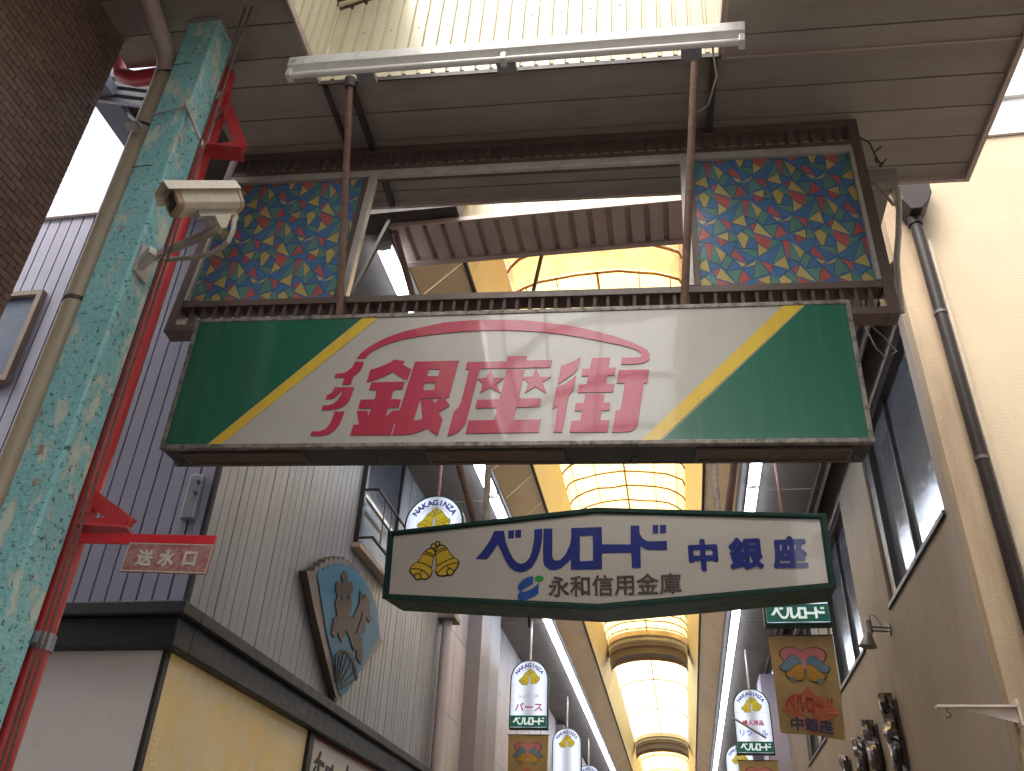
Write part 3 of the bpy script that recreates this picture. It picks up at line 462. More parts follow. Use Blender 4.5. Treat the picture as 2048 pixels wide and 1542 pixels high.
for i in (2,4,8,10): mb.bar((P12[i][0],7.6,P12[i][1]+.008),(P12[i][0],21,P12[i][1]+.008),.012,.012)
mb.bar((-.6,7.6,8.02),(-.6,21,8.02),.03,.012); mb.bar((-.6,21.9,8.02),(-.6,33,8.02),.03,.012)
mb.build('vault_purlin',g_purl,ar)
m_archtan=mat('tan_arch_trim',(.42,.31,.19),.6)
for (ya,yb) in ((21.0,21.9),(33.0,33.9),(47.0,47.8)):
    a=MB(); lo=arc_pts(-.6,.93,7.42,.30,12); n=13
    for yy,yz,zs,nm,mm in ((ya,ya+.15,.2,'arch_trim',m_archtan),(ya+.151,ya+.35,.13,'arch_trim',m_cream),(ya+.351,ya+.5,.07,'arch_trim',m_archtan),(ya+.501,yb,-.10,'arch_band',m_arch),(yb+.001,yb+.03,-.16,'arch_fringe',m_fringe)):
        mb=MB(); vs=[]
        for (q,w_) in ((lo,zs),(P12,0.03)):
            for t in (yy,yz): vs+=[(a_,t,b_+w_) for a_,b_ in q]
        fs=[]
        for i in range(12):
            fs+=[(i,i+1,n+i+1,n+i),(2*n+i,3*n+i,3*n+i+1,2*n+i+1),(i,2*n+i,2*n+i+1,i+1),(n+i,n+i+1,3*n+i+1,3*n+i)]
        mb.add(vs,fs).build(nm,mm,ar)
# end of the arcade towards the gate: mauve ribbed soffit and cream upstand
def corr(mb,u0,u1,pitch,rib,dep,fr,t0,t1):
    """ribbed sheet: profile along u, extruded t0..t1 (t1 may be a function of u)"""
    us=[];u=u0
    while u<u1-1e-6:
        us+=[(u,0),(min(u+pitch-rib,u1),0),(min(u+pitch-rib*.8,u1),dep),(min(u+pitch-rib*.2,u1),dep)]; u+=pitch
    us.append((u1,0)); f1=t1 if callable(t1) else (lambda _:t1)
    n=len(us); vs=[fr(a,d,t0) for a,d in us]+[fr(a,d,f1(a)) for a,d in us]
    mb.add(vs,[(i,i+1,n+i+1,n+i) for i in range(n-1)]); return mb
corr(MB(),-2.15,.97,.155,.05,.035,lambda u,d,t:(u,t,6.655+d),5.19,5.66).build('ribbed_soffit',m_mauve,ar)
mb=MB(); mb.box((-2.16,5.165,6.635),(.98,5.19,6.675)); mb.box((-2.16,5.64,6.635),(.98,5.69,6.70)); mb.build('soffit_edge',m_mauve,ar)
corr(MB(),-2.2,1.0,.2,.05,.025,lambda u,d,t:(u,5.72-d,t),6.71,8.3).build('ribbed_upstand',m_cream,ar)

# ------------------------------------------------------------------ tube lights, two rows along the arcade
m_tube=emis('lit_tube',(.74,.84,1.0),4.5)
tl=thing('tube_light','white twin tube light, nearest of the left row','lamp',(-2.27,6.0,6.7),'lit tube lights in two rows along the arcade')
MB().box((-.07,-.61,-.05),(.07,.61,-.005)).build('housing',m_white,tl,local=True)
for s in (-1,1): MB().tube([(s*.04,-.595,-.085),(s*.04,.595,-.085)],.024,8).build('tube',m_tube,tl,local=True,smooth=True)
for s in (-1,1): MB().box((-.065,s*.6-.012,-.105),(.065,s*.6+.012,-.05)).build('socket',m_white,tl,local=True)
for row,x in enumerate((-2.27,1.135)):
    for i in range(44):
        y=6.0+i*1.25
        if row==0 and i==0: continue
        side='left' if row==0 else 'right'
        if row==1 and i==0:
            copy_tree(tl,Matrix.Translation((x,y,6.7)),'nearest lit tube light of the right row, seen through slats below the right panel','lit tube lights in two rows along the arcade'); continue
        copy_tree(tl,Matrix.Translation((x,y,6.7)),f'lit white twin tube light in the long {side} row of the arcade ceiling','lit tube lights in two rows along the arcade')
tl['label']='nearest lit tube light of the left row, seen through the gate opening'
wp=thing('ceiling_conduit','long white tube along the upper edge of the right wall','pipe',(2.07,9,6.8)); MB().tube([(2.06,6.7,6.80),(2.06,20,6.80)],.03,8).build('tube',m_white,wp,smooth=True)

# ------------------------------------------------------------------ canopy over the gate
yaw=.036;ex=Vector((1,yaw,-.029)).normalized();ez=Vector((.029,0,1));ey=ez.cross(ex).normalized();ez=ex.cross(ey)
MC=Matrix(((ex.x,ey.x,ez.x,0),(ex.y,ey.y,ez.y,3.6),(ex.z,ey.z,ez.z,6.41),(0,0,0,1)))
cp=thing('canopy','grey brown boarded canopy ceiling above the gate','canopy',MC)
seams=[-5.2,-4.6,-4.0,-3.5,-3.0,-2.5,-2.0,-1.73,-1.47,-1.21,-.95,-.69,-.43,-.18,.035,.32,.565,.826,1.074,1.205]
seamsR=[-5.2,-4.6,-4.0,-3.5,-3.0,-2.5,-2.0,-1.70,-1.4,-1.15,-.89,-.62,-.36,-.096,.062,.32,.57,.826,1.074,1.205]
def planks(u0,u1,ss):
    for a,b in zip(ss,ss[1:]):
        MB().box((u0,a+.004,0),(u1,b-.004,.02)).build('ceiling_board',m_plank,cp,local=True,bevel=.003)
        MB().box((u0,b-.018,.002),(u1,b-.0045,.018)).v
MB().box((-3.24,5.05,6.69),(-1.55,5.28,7.3)).build('dark_gap_filler',m_dark,ar)  # dark filler box added to close the bright sky gap under the canopy
for q in (((786,428),(702,592)),((1086,500),(1066,585))):
    a,b=[Vector((0,0,1.6))+(lambda d:d/d.y)(cam.matrix_world.to_3x3()@Vector((x-1024,771-y,-1735.33)))*(5.1 if x<900 else 6.2) for x,y in q]
    MB().bar(a,b,.03,.03).build('tie_rod',m_dark,ar)
planks(-3.45,-2.15,[s for s in seams if s<=-.18+1e-6]); planks(-3.0,-2.15,[s for s in seams if -.18-1e-6<=s<=.035+1e-6])
planks(.52,2.30,[s for s in seamsR if s<=.062]); planks(-3.0,.485,[s for s in seams if s>=.035-1e-6]); planks(.495,2.30,[s for s in seamsR if s>=.062-1e-6])
mb=MB(); mb.box((-3.0,-.185,.024),(-2.15,1.2,.03)); mb.box((-3.45,-5.2,.024),(-2.15,-.186,.03)); mb.box((.52,-5.2,.024),(2.3,1.2,.03)); mb.box((-2.15,.035,.024),(.52,1.2,.03)); mb.build('backing',m_seam,cp,local=True)
mb=MB(); mb.box((-3.0,1.206,-.03),(2.335,1.235,.10)); mb.box((2.303,-5.2,-.03),(2.335,1.205,.10)); mb.box((.525,-5.2,-.006),(.545,.05,-.001)); mb.build('edge_trim',m_mauve,cp,local=True)
mb=MB(); mb.box((.46,.06,-.06),(.50,1.2,-.001)); mb.box((-1.95,.05,-.045),(-1.91,1.2,-.001)); mb.box((-2.13,.05,-.03),(-2.10,1.2,-.001)); mb.box((-2.15,.022,-.035),(.52,.034,.0)); mb.build('joist',m_dark,cp,local=True)
mb=MB(); mb.box((.53,.056,-.014),(2.30,.066,-.001)); mb.build('double_seam_strip',m_mauve,cp,local=True)
# light well of cream ribbed sheet above the opening
top=lambda u:.80+(.42*(u+2.13) if u<-1.0 else .4746)
corr(MB(),-2.145,.515,.1,.03,.02,lambda u,d,t:(u,.03+d,t),-.0,top).build('ribbed_sheet',m_cream,cp,local=True)
corr(MB(),-5.2,.03,.1,.03,.02,lambda u,d,t:(-2.147-d,u,t),-.0,.80).build('ribbed_sheet',m_cream,cp,local=True)
corr(MB(),-5.2,.03,.1,.03,.02,lambda u,d,t:(.518+d,u,t),-.0,1.27).build('ribbed_sheet',m_cream,cp,local=True)
mb=MB(); mb.box((-2.149,-5.2,-.03),(-2.135,.03,.03)); mb.box((.505,-5.2,-.02),(.52,.03,.02)); mb.build('well_edge',m_mauve,cp,local=True)
mb=MB(); mb.add([(-2.145,.01,.802),(-1.0,.01,1.278),(-1.0,-.012,1.278),(-2.145,-.012,.802),(-2.145,.01,.83),(-1.0,.01,1.306),(-1.0,-.012,1.306),(-2.145,-.012,.83)],[(0,1,2,3),(7,6,5,4),(0,4,5,1),(1,5,6,2),(2,6,7,3),(3,7,4,0)]); mb.build('sheet_capping',m_cream,cp,local=True)
corr(MB(),-2.6,-1.75,.07,.03,.015,lambda u,d,t:(u,t,1.15+d+.3*(u+2.6)),-1.2,.6).build('roof_sheet',mat('brown_corrugated_roof',(.12,.075,.05),.6,var=.2),cp,local=True)
for i in range(7):
    pass
scr=smesh(MB().tube([(0,0,0),(0,-.006,0)],.006,8),'screw',m_mauve)
for i in range(10): inst('screw',scr,cp,Matrix.Translation((-1.95+.2*i+.035,.03,.50+.01*i)))

# ------------------------------------------------------------------ gate frame with coloured panels
MF=Matrix(M_FRAME); MF=MF@Matrix.Translation((0,0,0))
gf=thing('gate_frame','rusty brown steel gate frame with slatted bands and two coloured triangle panels','gate',MF)
W2,H2=2.2415,.853; DP=.115
def L(mb,name,ma,**k): return mb.build(name,ma,gf,local=True,**k)
for s in (-1,1):
    a,b=(s*W2,s*2.175); L(MB().box((min(a,b),0,-H2),(max(a,b),DP,H2)),'post',m_frame,bevel=.004)
for n_,(z0,z1) in {'a':(H2-.07,H2),'b':(.592,.640),'c':(-.655,-.602),'d':(-H2,-.800)}.items():
    L(MB().box((-2.174,.001,z0),(2.174,DP-.001,z1)),'rail',m_frame,bevel=.004)
m_slat=mat('rusty_slat',(.10,.065,.05),.8,var=.3,vs=14,dirt=(.17,.13,.11),da=.5,ds=30,bump=.3,bs=160)
sl=smesh(MB().box((-.010,.012,-.0735),(.010,.075,.0735)),'slat',m_slat)
su=smesh(MB().box((-.009,.012,-.0715),(.009,.07,.0715)),'slat',m_slat)
for i in range(54):
    u=-2.096+i*.0792
    inst('slat',sl,gf,Matrix.Translation((u,0,-.7275))@Matrix.Rotation(random.uniform(-.04,.04),4,'Z'))
    inst('slat',su,gf,Matrix.Translation((u,0,.7115))@Matrix.Rotation(random.uniform(-.04,.04),4,'Z'))
mb=MB(); mb.box((-2.174,-.004,.527),(2.174,.03,.591)); L(mb,'top_strip',m_alu,bevel=.003)
for s in (-1,1):
    a,b=sorted((s*1.062,s*1.112)); L(MB().box((a,-.003,-.601),(b,.05,.5265)),'mullion',m_alu,bevel=.003)
    a,b=sorted((s*1.114,s*1.150)); L(MB().box((a,.0,-.601),(b,.06,.5265)),'mullion',m_frame)
    a,b=sorted((s*2.15,s*2.174)); L(MB().box((a,-.006,-.60),(b,.02,.526)),'side_strip',m_alu)
def stained(nm,col):
    k=NT(nm); k.N.remove(k.p); f=k.noise(5,4); c=k.ramp(f,[(.3,tuple(x*.85 for x in col)),(.7,col)])
    d=k.n('ShaderNodeBsdfDiffuse');t=k.n('ShaderNodeBsdfTranslucent');g=k.n('ShaderNodeBsdfGlossy'); g.inputs['Roughness'].default_value=.22
    k.l(c,d.inputs[0]);k.l(c,t.inputs[0]); a=k.n('ShaderNodeMixShader');a.inputs[0].default_value=.38;k.l(d.outputs[0],a.inputs[1]);k.l(t.outputs[0],a.inputs[2])
    rf=k.n('ShaderNodeBsdfRefraction');rf.inputs['Roughness'].default_value=.42;rf.inputs['IOR'].default_value=1.04;k.l(c,rf.inputs['Color'])
    a2=k.n('ShaderNodeMixShader');a2.inputs[0].default_value=.06;k.l(a.outputs[0],a2.inputs[1]);k.l(rf.outputs[0],a2.inputs[2])
    b=k.n('ShaderNodeMixShader');b.inputs[0].default_value=.05;k.l(a2.outputs[0],b.inputs[1]);k.l(g.outputs[0],b.inputs[2]);k.l(b.outputs[0],k.out.inputs[0]); return k.m
SM=[stained('stained_lead',(.06,.09,.10)),stained('stained_green',(.24,.50,.42)),stained('stained_blue',(.17,.36,.68)),stained('stained_red',(.88,.24,.23)),stained('stained_yellow',(.92,.76,.29))]
CI={'g':1,'b':2,'r':3,'y':4}
def clip(poly,x0,x1,z0,z1):
    def half(P,ins,cut):
        o=[]
        for i,p in enumerate(P):
            q=P[(i+1)%len(P)]
            if ins(p): o.append(p)
            if ins(p)!=ins(q): o.append(cut(p,q))
        return o
    lx=lambda X:(lambda p,q:(X,p[1]+(q[1]-p[1])*(X-p[0])/(q[0]-p[0]))); lz=lambda Zc:(lambda p,q:(p[0]+(q[0]-p[0])*(Zc-p[1])/(q[1]-p[1]),Zc))
    for ins,cut in ((lambda p:p[0]>=x0,lx(x0)),(lambda p:p[0]<=x1,lx(x1)),(lambda p:p[1]>=z0,lz(z0)),(lambda p:p[1]<=z1,lz(z1))):
        if len(poly)<3:return []
        poly=half(poly,ins,cut)
    return poly if len(poly)>2 else []
for s in (-1,1):
    x0,x1=sorted((s*1.151,s*2.149)); z0,z1=-.601,.526
    mb=MB(); mb.box((x0,.022,z0),(x1,.028,z1)); mb.mi=[2]*6; mb.cur=0
    for ia in range(-14,15):
        for ib in range(-5,6):
            dx=ia*PAT_A[0]+ib*PAT_B[0]+PAT_J[0]; dz=ib*PAT_B[1]+PAT_J[1]
            if s<0: dx+=.1
            if not(x0-.7<dx<x1+.7 and -1.3<dz<1.3): continue
            for c,P in PAT:
                q0=[(p[0]+dx,p[1]+dz) for p in P]
                cx=sum(p[0] for p in q0)/len(q0);cz=sum(p[1] for p in q0)/len(q0)
                big=clip(q0,x0,x1,z0,z1)
                if not big: continue
                n=len(q0); r=max(math.hypot(p[0]-cx,p[1]-cz) for p in q0)
                gx=[(cx+(p[0]-cx)*(1+.0012/r*1.3),cz+(p[1]-cz)*(1+.0012/r*1.3)) for p in q0]; gx=clip(gx,x0,x1,z0,z1)
                kk=1-.003/r; gs=clip([(cx+(p[0]-cx)*kk,cz+(p[1]-cz)*kk) for p in q0],x0,x1,z0,z1)
                mb.cur=0
                if gx: mb.add([(a,.0215,b) for a,b in gx],[tuple(range(len(gx)))])
                mb.cur=CI[c]
                if gs: mb.add([(a,.0208-random.random()*.0003,b) for a,b in gs],[tuple(range(len(gs)))])
    m=mb.build('coloured_panel',SM,gf,local=True)
# opening's cross wire and twig-like loose cable ends
mb=MB(); mb.tube([(2.245,.03,.70),(2.29,.0,.60),(2.31,.0,.45),(2.33,.0,.38)],.006,6); mb.tube([(2.30,0,.50),(2.35,-.01,.545)],.007,6); mb.tube([(2.305,0,.40),(2.30,0,.45)],.006,6); mb.tube([(2.32,0,.36),(2.36,-.01,.42)],.007,6); mb.tube([(2.31,0,.37),(2.345,0,.41)],.006,6)
L(mb,'cable_ends',m_dark)
fx=thing('flexible_conduit','grey flexible conduit running down beside the right gate post','conduit',MF)
C0=Vector((0,0,1.6))
def ray_(px,py):
    d=cam.matrix_world.to_3x3()@Vector((px-1024,771-py,-1735.33)); return d/d.y
MB().tube([C0+ray_(*q)*4.42 for q in ((1795,376),(1798,420),(1797,470),(1793,520),(1797,570),(1803,625))],.02,10).build('conduit_tube',mat('beige_conduit',(.42,.37,.30),.55,var=.1),fx,smooth=True)
bx=MB(); bx.box((2.26,.10,.33),(2.45,.16,.46)); bx.bar((2.28,.09,.34),(2.38,.09,.10),.01,.02); bx.build('junction_board',m_plank,fx,local=True)

# ------------------------------------------------------------------ main sign
MS=Matrix(M_SIGN)
ms=thing('main_sign','green white and yellow box sign with red arc and red lettering','sign',MS)
def S_(mb,name,ma,**k): return mb.build(name,ma,ms,local=True,**k)
SW,SH=1.917,.444
m_box=mat('dark_sign_box',(.035,.032,.03),.6,var=.25,dirt=(.09,.075,.06),da=.5,ds=10)
m_trim=mat('weathered_sign_frame',(.25,.22,.19),.55,.2,var=.25,vs=9,dirt=(.07,.06,.05),da=.9,ds=22,dlo=.45,dhi=.62,bump=.2,bs=150)
def acryl(nm,col,dirt,da,streak=True,rough=.10):
    k=NT(nm); g=k.noise(2.2,5,.65); c=k.ramp(g,[(.3,tuple(x*.92 for x in col)),(.7,col)])
    if streak:
        s_=k.noise(9,5,.7,stretch=(2.2,2.2,.12)); c=k.mix(k.ramp(s_,[(.48,0.0),(.78,da)]),c,dirt)
    fine=k.noise(70,3,.7); c=k.mix(k.ramp(fine,[(.55,0.0),(.8,da*.35)]),c,dirt)
    k.l(c,k.p.inputs['Base Color']); k.p.inputs['Roughness'].default_value=.32; k.p.inputs['Coat Weight'].default_value=1.0; k.p.inputs['Coat Roughness'].default_value=rough; k.p.inputs['Coat IOR'].default_value=1.47
    wv=k.n('ShaderNodeBump'); wv.inputs['Strength'].default_value=.05; wv.inputs['Distance'].default_value=.05; k.l(k.noise(1.6,2),wv.inputs['Height']); k.l(wv.outputs[0],k.p.inputs['Normal']); k.l(wv.outputs[0],k.p.inputs['Coat Normal'])
    return k.m
m_face=acryl('white_acrylic',(.47,.455,.41),(.40,.35,.28),.35,rough=.03)
m_green=acryl('green_acrylic',(.008,.125,.07),(.12,.22,.16),.22,rough=.12)
m_yel=acryl('yellow_acrylic',(.72,.50,.055),(.55,.28,.04),.5,rough=.06)
m_red=acryl('red_acrylic',(.45,.02,.062),(.5,.12,.13),.25,rough=.05)
S_(MB().box((-SW+.006,.012,-SH+.006),(SW-.006,.245,SH-.006)),'box',m_box)
for nm,(a,b) in {'t':((-SW,-.0,SH-.028),(SW,.03,SH)),'b':((-SW,-.004,-SH),(SW,.03,-SH+.026))}.items(): S_(MB().box(a,b),'frame_bar',m_trim,bevel=.004)
for s in (-1,1):
    a,b=sorted((s*SW,s*(SW-.025))); S_(MB().box((a,-.002,-SH+.0265),(b,.03,SH-.0285)),'frame_bar',m_trim,bevel=.004)
fc=S_(MB().box((-SW+.0255,.006,-SH+.0265),(SW-.0255,.0118,SH-.0285)),'face',m_face)
zt,zb=SH-.029,-SH+.027
def lay(poly,y,th,nm,ma): return S_(put(MB(),curve_mesh([poly],th),lambda a,b,d:(a,y-d,b)),nm,ma)
lay([(-SW+.0256,zt),(-.870,zt),(-1.640,zb),(-SW+.0256,zb)],.0045,.001,'green_panel',m_green)
lay([(1.680,zt),(SW-.0256,zt),(SW-.0256,zb),(.866,zb)],.0045,.001,'green_panel',m_green)
lay([(-.862,zt),(-.766,zt),(-1.556,zb),(-1.634,zb)],.0043,.001,'yellow_stripe',m_yel)
lay([(1.560,zt),(1.671,zt),(.853,zb),(.757,zb)],.0043,.001,'yellow_stripe',m_yel)
for k_,polys in SIGN.items():
    S_(put(MB(),curve_mesh(polys,.002),lambda a,b,d:(a,.003-d,b)),'letter' if k_!='arc' else 'arc_stroke',m_red)
# underside grilles and hooks
m_mesh=mat('grille_mesh',(.16,.105,.075),.6,.2,var=.3,vs=30,bump=.9,bs=110)
for (u0,u1) in ((-1.80,-1.10),(-.40,.345),(1.04,1.82)):
    g=MB(); g.box((u0,.055,-SH-.012),(u1,.066,-SH+.004)); g.box((u0,.185,-SH-.012),(u1,.196,-SH+.004)); g.box((u0,.066,-SH-.012),(u0+.011,.185,-SH+.004)); g.box((u1-.011,.066,-SH-.012),(u1,.185,-SH+.004))
    gg=S_(g,'vent_grille',m_frame)
    MB().box((u0+.011,.066,-SH-.001),(u1-.011,.185,-SH+.003)).build('mesh',m_mesh,gg,local=True)
    mb=MB()
    for i in range(int((u1-u0)/.03)): mb.box((u0+.02+i*.03,.066,-SH-.006),(u0+.023+i*.03,.185,-SH-.0015))
    mb.build('mesh_wire',m_mesh,gg,local=True)
for u in (-.68,.72,1.86,-1.86):
    S_(MB().tube([(u+.02*math.cos(t*.7),.14,-SH-.02+.02*math.sin(t*.7)) for t in range(10)],.005,6),'hook',m_dark)
# pipes carrying the sign
def rodthing(name,label,p,q,r,ma,cat='pipe',grp=None,brk=True):
    p=Vector(p);q=Vector(q); o=thing(name,label,cat,q,grp); MB().tube([p,p.lerp(q,.5),q],r,12).build('tube',ma,o,smooth=True)
    if brk: MB().tube([q-(q-p).normalized()*.06,q+(q-p).normalized()*.012],r*1.7,12).build('socket_cap',m_dark,o,smooth=True)
    return o
pL0=MS@Vector((-1.052,.13,.43)); pR0=MS@Vector((1.02,.13,.43))
rodthing('hanger_pipe','rusty hanger pipe crossing the left coloured panel down to the main sign',pL0,(-1.925,3.56,6.46),.022,m_rust)
rodthing('hanger_pipe','rusty hanger pipe crossing beside the right coloured panel down to the main sign',pR0,(.36,3.60,6.39),.024,m_rust)

# ------------------------------------------------------------------ unlit strip light across the canopy opening
fp=Vector((-2.19,3.28,6.235));fq=Vector((.60,3.28,6.03)); fx_=(fq-fp).normalized(); fz=(Vector((0,0,1))-fx_*fx_.z).normalized(); fy=fz.cross(fx_)
fc_=(fp+fq)/2; LN=(fq-fp).length/2+.012
MFL=Matrix(((fx_.x,fy.x,fz.x,fc_.x),(fx_.y,fy.y,fz.y,fc_.y),(fx_.z,fy.z,fz.z,fc_.z),(0,0,0,1)))
st=thing('strip_light','long unlit white strip light across the canopy opening','lamp',MFL)
mb=MB(); mb.prism([(-.055,.075),(.055,.075),(.055,.0),(.02,-.035),(-.02,-.035),(-.055,.0)],-LN,LN,lambda a,b,d:(d,a,b)); mb.build('housing',m_white,st,local=True,bevel=.003)
for (a,b) in ((-LN+.035,-.012),(.012,LN-.035)):
    MB().tube([(a,-.02,-.062),(b,-.02,-.062)],.019,12).build('tube',mat('unlit_tube',(.82,.80,.76),.15,var=.02),st,local=True,smooth=True)
for u in (-LN+.018,0,LN-.018): MB().box((u-.018,-.046,-.085),(u+.018,.02,-.02)).build('socket',m_white,st,local=True,bevel=.006)
MB().box((-LN+.02,-.0565,.02),(-LN+.055,-.0552,.05)).build('rating_plate',m_alu,st,local=True)
for u in (-LN+.5,0,LN-.3): MB().box((u-.06,.02,-.03),(u+.06,.11,-.005)).build('mounting_bracket',m_galv,st,local=True)
cw=thing('lamp_cable','thin pale cable hanging from the right end of the strip light','cable',(.46,3.5,6.3)); MB().tube([(.43,3.3,6.0),(.455,3.5,6.2),(.47,3.6,6.12),(.42,3.8,6.10),(.30,3.95,6.18)],.006,6).build('cable',m_alu,cw,smooth=True)

# ------------------------------------------------------------------ bell sign
MBl=Matrix(M_BELL)
bs_=thing('bell_sign','long cream hexagonal sign with dark green rim two yellow bells and blue lettering','sign',MBl)
def B_(mb,name,ma,**k): return mb.build(name,ma,bs_,local=True,**k)
BW,BS,BM=1.7065,.273,.399
hexp=lambda g:[(-BW+g,BS-g*.75),(0,BM-g),(BW-g,BS-g*.75),(BW-g,-BS+g*.75),(0,-BM+g),(-BW+g,-BS+g*.75)]
m_gr=mat('dark_green_rim',(.009,.036,.027),.5,var=.15,spec=.25,dirt=(.018,.042,.034),da=.4,ds=9)
m_bface=acryl('cream_acrylic',(.50,.46,.405),(.5,.42,.35),.12,rough=.03)
mb=MB(); mb.prism(hexp(.004),.02,.50); B_(mb,'box',m_gr)
o,i_=hexp(0),hexp(.036); mb=MB()
for k in range(6):
    a,b,c,d=o[k],o[(k+1)%6],i_[(k+1)%6],i_[k]; mb.prism([a,b,c,d],-.004,.019)
B_(mb,'rim',m_gr,bevel=.003)
o,i_=hexp(.0365),hexp(.05); mb=MB()
for k in range(6):
    a,b,c,d=o[k],o[(k+1)%6],i_[(k+1)%6],i_[k]; mb.prism([a,b,c,d],.004,.019)
B_(mb,'inner_rim',m_gr)
B_(MB().prism(hexp(.0505),.010,.0195),'face',m_bface)
m_blue=acryl('navy_acrylic',(.018,.03,.19),(.1,.1,.25),.2,False,.05); m_blue2=acryl('blue_acrylic',(.02,.085,.32),(.1,.1,.25),.2,False,.05); m_grn2=acryl('leaf_green_acrylic',(.03,.28,.07),(.1,.1,.25),.2,False,.05)
m_greytxt=mat('brown_grey_print',(.07,.055,.05),.4); m_bell=acryl('bell_yellow',(.62,.42,.035),(.5,.3,.02),.3,False,.06); m_line=mat('black_outline',(.012,.009,.006),.4)
for k_,polys in BELL.items():
    B_(put(MB(),curve_mesh(polys,.0015),lambda a,b,d:(a,.0085-d,b)),'letter' if k_[0]!='m' else 'emblem',m_blue if k_[0]!='m' else (m_grn2 if k_=='m3' else m_blue2))
def bells_art(fr,s,build,lw=.0042,detail=True):
    """two bells leaning together: black outline pieces under yellow fills"""
    ol=MB();fl=MB()
    def grow(P,g):
        cx=sum(p[0] for p in P)/len(P);cz=sum(p[1] for p in P)/len(P); r=sum(math.hypot(p[0]-cx,p[1]-cz) for p in P)/len(P); k=1+g/r
        return [(cx+(p[0]-cx)*k,cz+(p[1]-cz)*k) for p in P]
    sc=lambda P:[(p[0]*s,p[1]*s) for p in P]
    fills=[sc(P) for P in BELLS['fill']]; balls=[sc(P) for P in BELLS['balls']]
    for j,P in enumerate(fills): put(ol,curve_mesh([grow(P,lw*.5)],.0003),fr(0.0004)); put(fl,curve_mesh([grow(P,-lw*.5)],.0003),fr(.0010))
    if detail:
        for P in BELLS['lines']:
            P=sc(P)
            for a,b in zip(P,P[1:]):
                d=Vector((b[0]-a[0],b[1]-a[1])).normalized(); n=Vector((-d.y,d.x))*lw*.42; e=d*lw*.2
                q=[(a[0]-e.x+n.x,a[1]-e.y+n.y),(b[0]+e.x+n.x,b[1]+e.y+n.y),(b[0]+e.x-n.x,b[1]+e.y-n.y),(a[0]-e.x-n.x,a[1]-e.y-n.y)]
                put(ol,([(p[0],p[1],0) for p in q],[(0,1,2,3)]),fr(.0017))
    for P in balls: put(ol,curve_mesh([grow(P,lw*.5)],.0003),fr(.0022)); put(fl,curve_mesh([grow(P,-lw*.5)],.0003),fr(.0029))
    build(ol,'bell_outline',m_line); build(fl,'bell_fill',m_bell)
bells_art(lambda dd:(lambda a,b,d:(BELLS_AT[0]+a,.009-dd-d,BELLS_AT[1]+b)),1.0,lambda m_,n_,ma:B_(m_,n_,ma),.0105)
B_(put(MB(),text_mesh('永和信用金庫',.165,.0035,.001,1.0),lambda a,b,d:(.1225+a,.008-d,-.2108+b)),'small_lettering',m_greytxt)
for ch,u in (('中',.795),('銀',1.105),('座',1.415)):
    B_(put(MB(),text_mesh(ch,.243,.0105,.001),lambda a,b,d:(u+a,.008-d,-.004+b)),'letter',m_blue)
B_(MB().tube([(-.57,.25,-.375),(-.57,.25,-.43),(-.57,.25,-.47)],[.006,.012,.008],8),'cord_end',m_dark)
for a,(p,q,lab) in enumerate((((-1.0,.16,.31),(-2.13,5.25,6.66),'slanting rusty brace pipe left of centre down to the bell sign'),((-.93,.16,.33),None,'upright mottled hanger pipe at the left top of the bell sign'),((.93,.16,.33),None,'upright mottled hanger pipe at the right top of the bell sign'),((1.0,.16,.31),(.94,5.25,6.66),'slanting rusty brace pipe right of centre down to the bell sign'))):
    P=MBl@Vector(p); Q=Vector(q) if q else Vector((P.x-.02*(1 if a==1 else -1),P.y+.02,6.69))
    rodthing('sign_hanger',lab,P,Q,.028,m_rust if q else mat('mottled_pipe',(.33,.27,.22),.7,var=.2,dirt=(.12,.06,.04),da=.9,ds=20),brk=False)

# ------------------------------------------------------------------ teal pillar and the things on it
k=NT('peeling_teal_paint'); p=k.p
base=k.ramp(k.noise(2.5,5,.65),[(.3,(.23,.53,.54)),(.7,(.31,.64,.64))])
base=k.mix(k.ramp(k.noise(34,4,.7),[(.57,0.0),(.63,.9)]),base,(.025,.06,.055))
pe=k.noise(5.5,7,.72,stretch=(1.4,1.4,.55)); base=k.mix(k.ramp(pe,[(.545,0.0),(.56,1.0)]),base,(.58,.66,.56)); base=k.mix(k.ramp(k.noise(9,6,.7,stretch=(1.2,1.2,.6)),[(.645,0.0),(.66,1.0)]),base,(.42,.24,.12))
k.l(base,p.inputs['Base Color']); p.inputs['Roughness'].default_value=.5
vo=k.n('ShaderNodeTexVoronoi'); vo.inputs['Scale'].default_value=42; k.l(k.pos(),vo.inputs['Vector'])
hh=k.mix(.5,k.noise(60,5,.7),vo.outputs['Distance']); hh=k.mix(k.ramp(pe,[(.555,0.0),(.585,.75)]),hh,(0,0,0)); k.bump(hh,.7,.012)
m_teal=k.m
pl=thing('teal_pillar','teal square steel pillar with peeling flaky paint','pillar',(-2.715,3.095,0))
MB().box((-2.822,3.0,0),(-2.607,3.19,6.50)).build('shaft',m_teal,pl,bevel=.012)
mb=MB(); mb.box((-2.835,2.985,6.462),(-2.594,3.205,6.474)); mb.build('top_plate',m_plank,pl)
for zz in (6.05,5.16): MB().box((-2.8235,2.998,zz),(-2.70,3.001,zz+.006)).build('weld_seam',m_dark,pl)
m_beige=mat('beige_pvc',(.44,.36,.25),.45,var=.08,dirt=(.3,.23,.16),da=.4,ds=4)
dp=thing('beige_drainpipe','thick beige drainpipe left of the teal pillar','pipe',(-2.97,3.13,0))
MB().tube([(-2.965,3.13,0),(-2.965,3.13,5.9),(-2.965,3.13,6.12),(-2.955,3.11,6.20)],.066,16).build('pipe',m_beige,dp,smooth=True)
MB().tube([(-2.935,3.09,6.13),(-2.925,3.03,6.22),(-2.985,2.81,6.45),(-3.0,2.76,6.475)],.061,16).build('upper_pipe',mat('pinkish_pvc',(.40,.31,.27),.45),dp,smooth=True)
